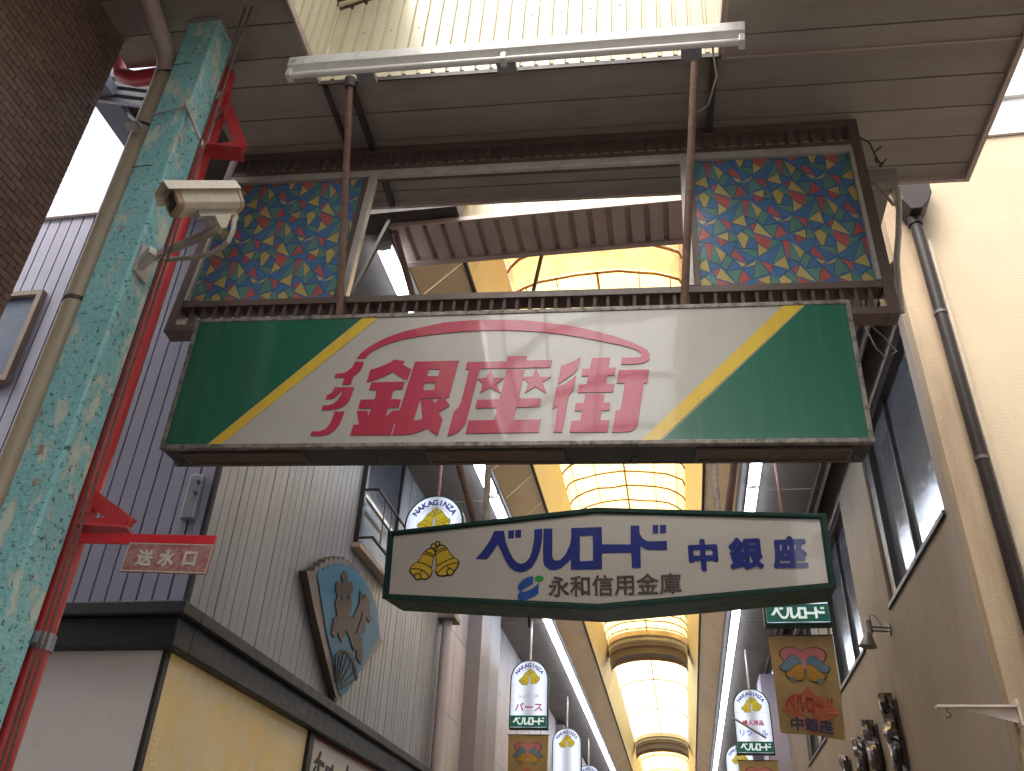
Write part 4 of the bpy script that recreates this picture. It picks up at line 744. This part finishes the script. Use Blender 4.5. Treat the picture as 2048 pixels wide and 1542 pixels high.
for zz in (4.30,5.62,2.9): MB().tube([(-2.965,3.13,zz),(-2.965,3.13,zz+.022)],.071,16).build('clip',m_dark,dp)
mb=MB(); mb.box((-2.98,2.985,5.52),(-2.90,3.03,5.545)); mb.bar((-2.97,2.98,5.60),(-2.86,3.0,5.50),.03,.01); mb.bar((-2.88,2.985,5.57),(-2.60,2.985,5.62),.008,.008); mb.bar((-2.63,2.985,5.66),(-2.47,3.06,5.34),.035,.012); mb.build('strap',m_alu,dp)
m_redp=mat('red_pipe_paint',(.46,.025,.03),.42,var=.12,dirt=(.5,.2,.17),da=.4,ds=6,stretch=(3,3,.5))
rp=thing('red_standpipe','red fire main pipe beside the teal pillar bending over at the top','pipe',(-2.65,3.28,0))
MB().tube([(-2.652,3.29,0),(-2.652,3.29,6.10),(-2.66,3.29,6.30),(-2.72,3.30,6.38),(-2.82,3.30,6.42),(-3.10,3.31,6.42),(-3.38,3.33,6.44),(-3.50,3.33,6.50),(-3.56,3.34,6.62),(-3.57,3.35,6.9)],.056,16).build('pipe',m_redp,rp,smooth=True)
mb=MB(); mb.tube([(-2.652,3.29,2.55),(-2.652,3.29,2.62)],.064,14); mb.box((-2.70,3.20,2.56),(-2.58,3.23,2.60)); mb.build('clamp',m_galv,rp)
mb=MB(); mb.tube([(-2.60,3.24,5.9),(-2.56,3.2,5.86),(-2.545,3.2,5.79),(-2.575,3.22,5.75)],.008,6); mb.build('hose_loop',m_dark,rp,smooth=True)
MB().box((-2.652,3.225,5.985),(-2.60,3.232,6.05)).build('tag',m_alu,rp)
for nm,zz,lab in (('u',6.06,'upper red angle iron triangle bracket under the canopy'),('l',3.255,'lower red angle iron triangle bracket above the red hydrant arm')):
    b=thing('triangle_bracket',lab,'bracket',(-2.6,3.28,zz)); h=.53 if nm=='u' else .17; x1=-2.38
    mb=MB(); mb.bar((-2.62,3.28,zz),(x1,3.28,zz-h+.02),.07,.03,(0,1,0)); mb.build('brace',m_redp,b)
    mb=MB(); mb.bar((-2.60,3.24,zz-h),(x1,3.30,zz-h),.12,.012); mb.box((-2.60,3.235,zz-h),(x1,3.243,zz-h+.045)); mb.build('arm',m_redp,b)
    mb=MB(); mb.box((-2.60,3.26,zz-h),(-2.585,3.31,zz)); mb.build('web',m_redp,b)
ra=thing('hydrant_sign','red arm with small faded red hydrant sign hanging below','sign',(-2.3,3.25,3.03))
mb=MB(); mb.bar((-2.67,3.25,3.045),(-1.925,3.25,3.005),.012,.048,(0,0,1)); mb.build('arm',mat('bright_red_paint',(.55,.018,.03),.4,var=.1,dirt=(.6,.2,.18),da=.25,ds=30),ra,bevel=.002)
MW=Matrix.Translation((-2.13,3.25,2.932))@Matrix.Rotation(.055,4,'Y')
k=NT('faded_red_sign'); c=k.mix(k.ramp(k.noise(38,6,.75,stretch=(1,1,1)),[(.42,0.0),(.62,.9)]),(.31,.085,.085),(.36,.26,.225)); k.l(c,k.p.inputs['Base Color']); k.p.inputs['Roughness'].default_value=.6
def fr_w(a,b,d): return MW@Vector((a,-.008-d,b))
bd=MB().box((-.205,-.006,-.067),(.205,.004,.067),MW).build('board',k.m,ra)
m_off=mat('dirty_white_print',(.50,.45,.38),.6,var=.15,vs=30)
mb=MB()
for a,b in (((-.203,-.065),(.203,-.06)),((-.203,.06),(.203,.065)),((-.203,-.06),(-.198,.06)),((.198,-.06),(.203,.06))): mb.add([fr_w(a[0],a[1],0),fr_w(b[0],a[1],0),fr_w(b[0],b[1],0),fr_w(a[0],b[1],0)],[(0,1,2,3)])
mb.build('border',m_off,ra)
for ch,u in (('送',-.105),('水',.0),('口',.11)): put(MB(),text_mesh(ch,.076,.0032,.0005),lambda a,b,d:fr_w(u+a,b-.002,d)).build('letter',m_off,ra)
m_rope=mat('dusty_rope',(.13,.095,.07),.9,var=.3,vs=40,bump=.8,bs=220)
for j,(x0,lab) in enumerate(((-2.585,'left of two thin dusty ropes hanging down the teal pillar'),(-2.565,'right of two thin dusty ropes hanging down the teal pillar'))):
    r=thing('rope',lab,'rope',(x0,2.98,3)); r0=random.Random(j)
    a=Vector((-2.415+.045*j,2.95,6.9)); b=Vector((-2.345+.03*j,2.95,1.0))
    MB().tube([a.lerp(b,t/24)+Vector((-.02*math.sin(math.pi*t/24)*(1+.5*j),0,0))+Vector((r0.uniform(-.003,.003),0,0)) for t in range(25)],.0055,6).build('rope_line',m_rope,r,smooth=True)
gc=thing('grey_cable','grey cable looping from the tiled wall to the beige drainpipe','cable',(-3.0,3,6.3)); MB().tube([(-3.30,2.75,6.9),(-3.22,2.88,6.66),(-3.10,2.97,6.48),(-3.0,3.0,6.33),(-2.925,3.0,6.20)],.016,8).build('cable',m_alu,gc,smooth=True)
gp=thing('eave_pole','thin grey pole along the dark canopy edge above the sky gap','pole',(-3.3,3,6.5)); MB().tube([(-3.34,2.7,6.72),(-3.08,3.25,6.47)],.016,8).build('pole',m_dark,gp)

# ------------------------------------------------------------------ security camera
ca=C0+ray_(470,402)*2.90; cb_=C0+ray_(344,404)*2.70; cpos=(ca+cb_)/2; ax=(cb_-ca).normalized(); up=Vector((0.0,-.10,1)); up=(up-ax*up.dot(ax)).normalized(); sd_=up.cross(ax)
MCC=Matrix(((ax.x,sd_.x,up.x,cpos.x),(ax.y,sd_.y,up.y,cpos.y),(ax.z,sd_.z,up.z,cpos.z),(0,0,0,1)))@Matrix.Diagonal((1,1.22,1.22,1))
cc=thing('security_camera','cream box security camera with sunshield bracketed to the teal pillar','camera',MCC)
m_cam=mat('aged_cream_plastic',(.66,.58,.45),.4,var=.05,dirt=(.4,.3,.2),da=.4,ds=25)
oct_=lambda w_,h,c_:[(-w_+c_,-h),(w_-c_,-h),(w_,-h+c_),(w_,h-c_),(w_-c_,h),(-w_+c_,h),(-w_,h-c_),(-w_,-h+c_)]
fr=lambda a,b,d:(d,a,b)
MB().prism(oct_(.055,.05,.018),-.155,.14,fr).build('body',m_cam,cc,local=True,bevel=.004)
MB().prism(oct_(.057,.052,.018),-.175,-.156,fr).build('rear_cap',mat('yellowed_plastic',(.55,.40,.25),.45),cc,local=True,bevel=.004)
MB().prism(oct_(.056,.051,.018),.141,.168,fr).build('front_bezel',mat('yellowed_bezel',(.40,.28,.16),.45),cc,local=True,bevel=.004)
MB().box((.1685,-.036,-.03),(.172,.036,.03)).build('window_glass',mat('lens_glass',(.02,.02,.022),.06,spec=.8),cc,local=True)
mb=MB(); n=0
for a,b,c_,d in (((-.066,.02),(-.05,.062),(-.05,.068),(-.072,.02)),((-.05,.062),(.05,.062),(.05,.068),(-.05,.068)),((.05,.062),(.066,.02),(.072,.02),(.05,.068))): mb.prism([a,b,c_,d],-.17,.205,fr)
mb.build('sunshield',m_cam,cc,local=True)
mb=MB(); mb.box((-.12,-.02,-.075),(.06,.02,-.05)); mb.build('mount_rail',m_alu,cc,local=True)
mb=MB(); mb.prism([(-.10,-.075),(-.01,-.075),(-.02,-.135),(-.05,-.135)],-.03,-.026,lambda a,b,d:(a,d,b)); mb.prism([(-.10,-.075),(-.01,-.075),(-.02,-.135),(-.05,-.135)],.026,.03,lambda a,b,d:(a,d,b)); mb.build('tilt_plate',m_cam,cc,local=True)
P0=MCC@Vector((-.03,0,-.125)); P1=Vector((-2.60,3.06,4.50))
mb=MB(); mb.bar(P0,P1+Vector((.05,-.02,.0)),.03,.045); mb.build('arm',mat('cast_arm',(.36,.31,.27),.5,var=.15),cc,bevel=.008)
mb=MB(); mb.box((-2.606,3.01,4.40),(-2.585,3.13,4.58)); mb.bar((-2.59,3.04,4.46),(-2.50,2.99,4.50),.05,.06); mb.build('wall_plate',m_alu,cc,bevel=.004)
q=[MCC@Vector((-.13,0,-.045)),MCC@Vector((-.132,0,-.085))]; 
MB().tube(q+[C0+ray_(*v)*d_ for v,d_ in (((469,440),2.88),((466,462),2.87),((456,484),2.88),((436,502),2.92),((400,513),3.0),((360,517),3.06),((326,520),3.14))],.0125,10).build('flexible_conduit',mat('dirty_conduit',(.42,.36,.30),.6,var=.1,dirt=(.16,.12,.1),da=.8,ds=30),cc,smooth=True)
MB().tube([MCC@Vector((-.13,0,-.045)),MCC@Vector((-.13,0,-.085))],.021,10).build('gland',m_cam,cc,smooth=True)

# ------------------------------------------------------------------ fan shaped shop sign on the boarded wall
fs=thing('fan_sign','blue folding fan shaped sign with brown brush characters on the grey boards','sign',(-3.2,8.2,3.5))
m_fb=mat('brown_fan_frame',(.10,.065,.045),.45,.0,var=.15); m_fblue=mat('sky_blue_board',(.04,.135,.215),.5,var=.3,vs=1.2,spec=.15); m_glyph=mat('bronze_characters',(.06,.034,.017),.5,.0,var=.15,spec=.15)
frx=lambda x0:(lambda a,b,d:(x0+d,a,b))
def scallop(P,i0,i1,amp,n):
    """replace the run P[i0..i1] by a scalloped edge"""
    run=[Vector(p) for p in P[i0:i1+1]]; L_=[0]
    for a,b in zip(run,run[1:]): L_.append(L_[-1]+(b-a).length)
    out=[]; M_=n*6
    for q in range(M_+1):
        t=L_[-1]*q/M_; k=max(i for i in range(len(run)) if L_[i]<=t+1e-9); k=min(k,len(run)-2); f=(t-L_[k])/max(1e-6,L_[k+1]-L_[k])
        p=run[k].lerp(run[k+1],f); d=(run[k+1]-run[k]).normalized(); nrm=Vector((-d.y,d.x))
        if nrm.y<0: nrm=-nrm
        out.append(tuple(p+nrm*amp*abs(math.sin(math.pi*q/6))))
    return [tuple(p) for p in P[:i0]]+out+[tuple(p) for p in P[i1+1:]]
FAN['outer'][0]=scallop(FAN['outer'][0],1,11,.035,17); FAN['blue'][0]=scallop(FAN['blue'][0],0,10,.03,15)
put(MB(),curve_mesh(FAN['outer'],.035),frx(-3.205)).build('backing',m_fb,fs)
put(MB(),curve_mesh(FAN['blue'],.004),frx(-3.165)).build('field',m_fblue,fs)
put(MB(),curve_mesh(FAN['glyph'],.004),frx(-3.155)).build('brush_character',m_glyph,fs)
put(MB(),curve_mesh(FAN['rim'],.004),frx(-3.155)).build('small_fan',m_glyph,fs)
c0=Vector((8.02,3.50)); rimt=FAN['rim'][0]
for i in range(1,8):
    e=Vector(rimt[i]) if i<len(rimt) else c0; d=(e-c0); a=c0+d*.25; b=c0+d*.98; n=Vector((-d.y,d.x)).normalized()*.009
    MB().prism([tuple(a+n*.6),tuple(b+n),tuple(b-n),tuple(a-n*.6)],-3.159,-3.151,lambda a_,b_,d_:(d_,a_,b_)).build('fan_blade',m_glyph,fs)
pv=Vector((8.10,3.46)); 
mb=MB(); 
for dd in (-.22,-.08,.08): mb.prism([(pv.x+dd*.2-.015,pv.y),(pv.x+dd*.2+.015,pv.y),(pv.x-dd*1.2+.02,pv.y-.2),(pv.x-dd*1.2-.02,pv.y-.2)],-3.19+.01*dd,-3.17,lambda a_,b_,d_:(d_,a_,b_))
mb.build('fan_tail',m_fb,fs)

# ------------------------------------------------------------------ illuminated arch topped street signs
def lit_face(nm):
    k=NT(nm); k.p.inputs['Base Color'].default_value=(.34,.35,.37,1); k.p.inputs['Roughness'].default_value=.25
    tc=k.n('ShaderNodeTexCoord'); sx=k.n('ShaderNodeSeparateXYZ'); k.l(tc.outputs['Object'],sx.inputs[0])
    m1=k.n('ShaderNodeMath',operation='MULTIPLY'); k.l(sx.outputs['X'],m1.inputs[0]); m1.inputs[1].default_value=16.0
    m2=k.n('ShaderNodeMath',operation='COSINE'); k.l(m1.outputs[0],m2.inputs[0])
    m3=k.n('ShaderNodeMapRange'); k.l(m2.outputs[0],m3.inputs[0]); m3.inputs[1].default_value=1.0; m3.inputs[2].default_value=-1.0; m3.inputs[3].default_value=.10; m3.inputs[4].default_value=.30
    k.l(m3.outputs[0],k.p.inputs['Emission Strength']); k.p.inputs['Emission Color'].default_value=(.74,.82,1.0,1); return k.m
def emisd(n,c,s):
    m=emis(n,c,s); m.node_tree.nodes['Principled BSDF'].inputs['Base Color'].default_value=(*[x*.6 for x in c],1); return m
m_lit=lit_face('lit_white_sign_face'); m_litg=emisd('lit_green_band',(.0,.10,.06),.12); m_litw=emisd('lit_white_letters',(.7,.8,.78),.2)
m_navy=emisd('lit_navy_letters',(.04,.05,.30),.08); m_lity=emisd('lit_bell_yellow',(.55,.42,.02),.16); m_litred=emisd('lit_red_letters',(.5,.02,.08),.1); m_litline=mat('thin_grey_line',(.25,.28,.33),.5)
def arch_outline(w_,h,n=14):
    return [(-w_,0),(w_,0),(w_,h-w_)]+[(w_*math.cos(math.pi*i/n),h-w_+w_*math.sin(math.pi*i/n)) for i in range(1,n)]+[(-w_,h-w_)]
belltxt=[p for k_ in ('be','d1','d2','ruro','d3','d4') for p in BELL[k_]]
bx0=min(p[0] for P in belltxt for p in P);bx1=max(p[0] for P in belltxt for p in P);bz0=min(p[1] for P in belltxt for p in P);bz1=max(p[1] for P in belltxt for p in P)
def logo(fr,width,build,nm,ma):
    s=width/(bx1-bx0); mb=MB()
    for k_ in ('be','d1','d2','ruro','d3','d4'):
        put(mb,curve_mesh([[((p[0]-(bx0+bx1)/2)*s,(p[1]-(bz0+bz1)/2)*s) for p in P] for P in BELL[k_]],.0008),fr)
    build(mb,nm,ma)
def arch_sign(x,y,z0,label,texts=(),yaw=0.0,pole=True,w_=.35,h=1.20):
    M=Matrix.Translation((x,y,z0))@Matrix.Rotation(yaw,4,'Z')
    o=thing('arch_sign',label,'sign',M,'arch topped lit street signs'); bl=lambda mb,n_,ma,**k:mb.build(n_,ma,o,local=True,**k)
    bl(MB().prism(arch_outline(w_,h),-.07,.07),'case',m_gr,bevel=.006)
    f=[(a*.935,.025+b*.962) for a,b in arch_outline(w_,h)]
    for s in (-1,1): bl(MB().prism(f,s*.0705,s*.075),'lit_face',m_lit)
    P=lambda dd:(lambda a,b,d:(a,-.0755-dd-d,b))
    bl(MB().prism([(-w_*.93,.03),(w_*.93,.03),(w_*.93,.225),(-w_*.93,.225)],-.0775,-.0755),'green_band',m_litg)
    logo(lambda a,b,d:(a,-.079-d,.127+b),w_*1.62,bl,'band_lettering',m_litw)
    r=w_*.75
    for i,ch in enumerate('NAKAGINZA'):
        t=math.radians(148-i*14.5); v,fc=text_mesh(ch,.095,.0042,.0005)
        ca,sa=math.cos(t-math.pi/2),math.sin(t-math.pi/2); cx,cz=r*math.cos(t),h-w_-.01+r*math.sin(t)
        bl(put(MB(),(v,fc),lambda a,b,d:(cx+a*ca-b*sa,-.0775-d,cz+a*sa+b*ca)),'arc_letter',m_navy)
    mb=MB(); r2=w_*.56
    pts=[(-r2,-.0765,h-w_-.09)]+[(r2*math.cos(math.pi*i/16),-.0765,h-w_+r2*math.sin(math.pi*i/16)) for i in range(16,-1,-1)]+[(r2,-.0765,h-w_-.09)]
    mb.tube(pts,.0025,5); mb.tube([(-w_*.92,-.0765,h-w_-.10),(w_*.92,-.0765,h-w_-.10)],.0018,5); bl(mb,'thin_line',m_litline)
    mbs={}
    bells_art(lambda dd:(lambda a,b,d:(a,-.0765-dd-d,h-w_+.045+b)),.95,lambda m_,n_,ma:bl(m_,n_,m_lity if n_=='bell_fill' else m_line),.006,True)
    for (tx,zc,sz,ma) in texts:
        bl(put(MB(),text_mesh(tx,sz,.004,.0005,min(w_*1.5,sz*len(tx)*1.0)),lambda a,b,d:(a,-.0775-d,zc+b)),'lettering',ma)
    if pole: bl(MB().tube([(0,0,h),(0,0,6.69-z0)],.022,8),'pole',m_rust if y<10 else m_alu,smooth=True)
    return o
m_litpink=emisd('lit_pale_pink_letters',(.5,.42,.55),.15); m_litblue=emisd('lit_blue_letters',(.1,.16,.6),.15)
arch_sign(-2.62,9.0,4.75,'nearest arch topped lit sign, rising behind the left of the bell sign')
arch_sign(-2.60,16.0,4.75,'arch topped lit sign with red katakana, left row above a hanging banner',[('バース',.37,.165,m_litred),('レバー ス',.56,.07,m_litpink)])
arch_sign(-2.62,21.9,4.75,'arch topped lit sign with blank white face, left row beyond the banner')
arch_sign(-2.60,27.0,4.75,'small arch topped lit sign furthest back in the left row')
arch_sign(1.35,9.7,4.585,'arch topped lit sign with large green band just below the bell sign',pole=True)
arch_sign(1.42,18.0,4.72,'arch topped lit sign with pink and blue writing in the right row',[('婦人洋品',.56,.10,m_litred),('リツール',.38,.13,m_litblue)])
arch_sign(1.45,23.5,4.70,'arch topped lit sign furthest back in the right row')

# ------------------------------------------------------------------ cloth banners
m_cloth=pane('tan_banner_cloth',(.50,.36,.17),.0,.25,.0,.15,6)
m_pk=mat('banner_pink',(.50,.16,.17),.8); m_bow=mat('banner_blue_bow',(.12,.19,.24),.8); m_org=mat('banner_orange',(.50,.15,.07),.8); m_rd=mat('banner_red',(.42,.025,.03),.8); m_nv=mat('banner_navy',(.05,.06,.12),.8); m_by=mat('banner_bell',(.40,.22,.03),.8)
def banner(x,y,z1,label,w_=.36,h=1.12,lift=True):
    o=thing('banner',label,'banner',(x,y,z1),'hanging shop street banners'); rr=random.Random(int(y*10)); ph=rr.uniform(0,3)
    wave=lambda a,b:.03*math.sin(a*11+ph+b*2)*(.25-b)+.05*math.sin(b*5+ph)*(-b)
    def fr(off): return lambda a,b,d:(a*(1+.06*b)+ (-.0*b if lift else 0),wave(a,b)-off-d*.2,b - (0.10*max(0,(a+w_))*(-b) if lift else 0))
    N,K=12,16; vs=[];F=fr(0)
    for s in (0,.004):
        for j in range(K+1):
            for i in range(N+1):
                a=-w_+2*w_*i/N; b=-h*j/K; q=F(a,b,0); vs.append((q[0],q[1]+s,q[2]))
    n=N+1;T_=n*(K+1); fs=[(j*n+i,j*n+i+1,(j+1)*n+i+1,(j+1)*n+i) for j in range(K) for i in range(N)]
    fs+=[tuple(T_+q for q in f[::-1]) for f in fs]
    bl=lambda mb,n_,ma:mb.build(n_,ma,o,local=True)
    ob=MB().add(vs,fs).build('cloth',m_cloth,o,local=True,smooth=True)
    def shp(P,off,nm,ma):
        if nm!='diamond':
            for _ in range(2): P=[q for a_,b_ in zip(P,P[1:]+P[:1]) for q in ((a_[0]*.75+b_[0]*.25,a_[1]*.75+b_[1]*.25),(a_[0]*.25+b_[0]*.75,a_[1]*.25+b_[1]*.75))]
        v,f_=curve_mesh([P],.0)
        # subdivide lightly so the print follows the cloth
        bm=bmesh.new(); vv=[bm.verts.new(p) for p in v]
        for q in f_:
            try: bm.faces.new([vv[i] for i in q])
            except ValueError: pass
        bmesh.ops.subdivide_edges(bm,edges=[e for e in bm.edges if e.calc_length()>.08],cuts=3,use_grid_fill=True)
        bmesh.ops.triangulate(bm,faces=bm.faces)
        bm.verts.index_update(); v2=[tuple(p.co) for p in bm.verts]; f2=[tuple(p.index for p in q.verts) for q in bm.faces]; bm.free()
        bl(put(MB(),(v2,f2),fr(off)),nm,ma)
    el=lambda cx,cy,rx,ry,n_=20:[(cx+rx*math.cos(2*math.pi*i/n_),cy+ry*math.sin(2*math.pi*i/n_)) for i in range(n_)]
    heart=[(0,-.16),(.06,-.125),(.15,-.12),(.22,-.15),(.24,-.21),(.20,-.27),(.10,-.33),(0,-.36),(-.10,-.33),(-.20,-.27),(-.24,-.21),(-.22,-.15),(-.15,-.12),(-.06,-.125)]
    shp([(p[0]*1.06,(p[1]+.22)*1.09-.22) for p in heart],.004,'heart_outline',m_line); shp(heart,.006,'heart',m_pk)
    for s in (-1,1):
        bow=[(s*.01,-.26),(s*.07,-.21),(s*.14,-.21),(s*.20,-.28),(s*.27,-.33),(s*.22,-.38),(s*.12,-.36),(s*.02,-.30)]
        shp([(p[0]*1.04,(p[1]+.29)*1.08-.29) for p in bow],.008,'bow_outline',m_line); shp(bow,.010,'bow',m_bow)
        bell=[(s*.01,-.30),(s*.08,-.30),(s*.14,-.36),(s*.21,-.40),(s*.19,-.44),(s*.10,-.47),(s*.02,-.46)]
        shp([(p[0]*1.05,(p[1]+.38)*1.08-.38) for p in bell],.012,'bell_outline',m_line); shp(bell,.014,'bell',m_by)
        shp(el(s*.14,-.46,.03,.025),.016,'clapper',m_bow)
    shp([(0,-.52),(.08,-.60),(.20,-.62),(.30,-.76),(.16,-.85),(.10,-.93),(0,-.97),(-.10,-.93),(-.16,-.85),(-.30,-.76),(-.20,-.62),(-.08,-.60)],.004,'diamond',m_org)
    bl(put(MB(),text_mesh('ベルロード',.14,.002,.0,.50),lambda a,b,d:fr(.009)(a,b*1.45-.70,d)),'lettering',m_rd)
    bl(put(MB(),text_mesh('中銀座',.13,.004,.0,.44),lambda a,b,d:fr(.009)(a,b-.885,d)),'lettering',m_nv)
    mb=MB(); mb.tube([(-w_-.02,.0,.005),(w_+.02,.0,.005)],.008,6)
    for s in (-.6,.6): mb.tube([(s*w_,0,.005),(s*w_,0,.09)],.004,5)
    bl(mb,'hanging_rod',m_dark); return o
banner(1.36,9.75,4.50,'tan cloth banner with bells and heart, lifted at one corner below the green banded sign',w_=.335,h=.98)
banner(-2.60,16.0,4.66,'tan cloth banner with bells and heart under the red katakana sign on the left',lift=False)
banner(1.44,18.0,4.62,'tan cloth banner with heart, far under the pink and blue sign on the right',lift=False)
# poles beside signs on the right
rodthing('sign_pole','pale slanted pole in front of the right hand arch sign',(1.0,17.3,5.25),(1.6,17.6,4.95),.02,m_alu,'pole',None,False)

# ------------------------------------------------------------------ right wall fittings
dr=thing('dark_downpipe','dark brown downpipe with hopper head on the beige stucco corner','pipe',(2.45,6.5,0))
m_dpipe=mat('dark_brown_pvc',(.017,.012,.010),.4,var=.12,spec=.18)
MB().tube([(2.45,6.50,0),(2.45,6.50,7.36)],.05,16).build('pipe',m_dpipe,dr,smooth=True)
for zz in (6.30,4.88,3.4):
    MB().tube([(2.45,6.50,zz),(2.45,6.50,zz+.03)],.056,16).build('clip',m_dark,dr)
mb=MB(); mb.prism([(2.40,7.42),(2.50,7.42),(2.58,7.52),(2.62,7.62),(2.62,7.90),(2.34,7.90),(2.34,7.55)],6.36,6.58); mb.build('hopper',m_dpipe,dr,bevel=.012)
mb=MB(); mb.box((2.32,6.34,7.86),(2.66,6.585,7.93)); mb.build('hopper_rim',m_dpipe,dr,bevel=.01)
MB().tube([(2.45,6.5,7.34),(2.45,6.5,7.43)],.062,16).build('collar',m_dpipe,dr,smooth=True)
cv=thing('pale_conduit','pale conduit pipe running down beside the dark downpipe','pipe',(2.53,6.55,0)); MB().tube([(2.545,6.56,0),(2.545,6.56,7.2)],.02,8).build('tube',mat('beige_tube',(.36,.29,.21),.5),cv,smooth=True)
wl=thing('wall_lamp','small grey cone spot lamp on an arm fixed to the right wall','lamp',(2.22,9.43,4.46))
m_lampg=mat('grey_lamp_metal',(.16,.14,.13),.4,.4,var=.1)
MB().tube([(2.22,9.43,4.46),(2.205,9.43,4.46)],.06,14).build('base_plate',m_lampg,wl)
mb=MB(); mb.tube([(2.21,9.43,4.48),(2.03,9.43,4.49)],.012,8); mb.tube([(2.21,9.43,4.44),(2.03,9.43,4.455)],.010,8); mb.build('arm',m_lampg,wl)
MB().tube([(2.02,9.43,4.56),(2.02,9.43,4.42)],.028,12).build('knuckle',m_lampg,wl)
MB().tube([(2.0,9.43,4.42),(1.995,9.43,4.40),(1.985,9.43,4.36),(1.975,9.43,4.30),(1.973,9.43,4.285)],[.03,.042,.058,.085,.088],16).build('shade',m_lampg,wl,smooth=True)
MB().tube([(2.03,9.43,4.55),(2.05,9.43,4.62),(2.10,9.43,4.60),(2.15,9.43,4.49)],.005,6).build('lead',m_dark,wl)
m_chr=mat('dark_chrome',(.12,.10,.095),.2,.9,var=.3,vs=12)
from mathutils import noise as mn
for i,(y,zc,s,lab) in enumerate(((9.8,3.50,1.0,'largest crumpled dark metal wall ornament, nearest of the four'),(10.9,3.52,.9,'second crumpled dark metal wall ornament from the near end'),(11.8,3.56,.78,'third crumpled dark metal wall ornament from the near end'),(12.9,3.5,.85,'fourth crumpled dark metal wall ornament, furthest along the wall'))):
    o=thing('metal_ornament',lab,'ornament',(2.2,y,zc)); N,K=12,20; vs=[]
    for j in range(K+1):
        t=j/K; wd=.13*s*(math.sin(math.pi*(.06+.9*t))**.6)*(1+.35*mn.noise((i*3.1,t*4,0)))
        for k_ in range(N):
            a_=2*math.pi*k_/N; n_=1+.6*mn.noise((math.cos(a_)*1.3+i*7,math.sin(a_)*1.3,t*5.0))
            vs.append((2.15+min(.045,.075*math.cos(a_)*n_*s),y+wd*math.sin(a_)*n_+.04*math.sin(t*5+i),zc+(.40-.80*t)*s+.03*mn.noise((a_,i,t*9))))
    fs=[(j*N+k_,j*N+(k_+1)%N,(j+1)*N+(k_+1)%N,(j+1)*N+k_) for j in range(K) for k_ in range(N)]+[tuple(range(N)),tuple(K*N+k_ for k_ in range(N))]
    MB().add(vs,fs).build('crumpled_plate',m_chr,o)
    MB().box((2.195,y-.08*s,zc-.36*s),(2.217,y+.08*s,zc+.34*s)).build('back_plate',m_dark,o,bevel=.02)
sbk=thing('triangle_bracket','pale steel bracket with a hook sticking out from the stucco corner','bracket',(2.2,6.55,3.05))
m_pale=mat('pale_bracket',(.58,.48,.40),.5,var=.08)
mb=MB(); mb.box((1.735,6.50,3.045),(2.245,6.57,3.06)); mb.build('arm',m_pale,sbk)
mb=MB(); mb.prism([(1.88,3.044),(2.245,3.044),(2.245,2.945)],6.53,6.54); mb.build('web',m_pale,sbk)
mb=MB(); mb.box((2.235,6.50,2.93),(2.25,6.59,3.10)); mb.build('plate',m_pale,sbk)
MB().tube([(1.80,6.535,3.045),(1.80,6.535,3.02)]+[(1.80+.02*math.sin(t),6.535,3.0+.02*math.cos(t)) for t in (0.3,1.2,2.2,3.2,4.0)],.004,6).build('hook',m_dark,sbk)
lc=thing('loose_cable','thin dark cable loop hanging behind the right end of the main sign','cable',(1.7,6.2,6)); MB().tube([(1.45,5.0,5.72),(1.75,6.2,6.05),(1.95,6.5,6.10),(2.02,6.5,5.95),(1.93,6.5,5.88),(1.86,6.5,6.0),(1.80,6.5,6.3)],.006,6).build('cable',m_dark,lc,smooth=True)
sp=thing('window_fitting','grey metal fitting fixed at the corner of the front boards','fitting',(-3.4,5.26,4.3)); mb=MB(); mb.box((-3.43,5.24,4.05),(-3.33,5.297,4.40)); mb.build('plate',m_galv,sp,bevel=.008)
for zz in (4.33,4.24): MB().tube([(-3.345,5.24,zz),(-3.345,5.22,zz)],.014,8).build('bolt',m_dark,sp)
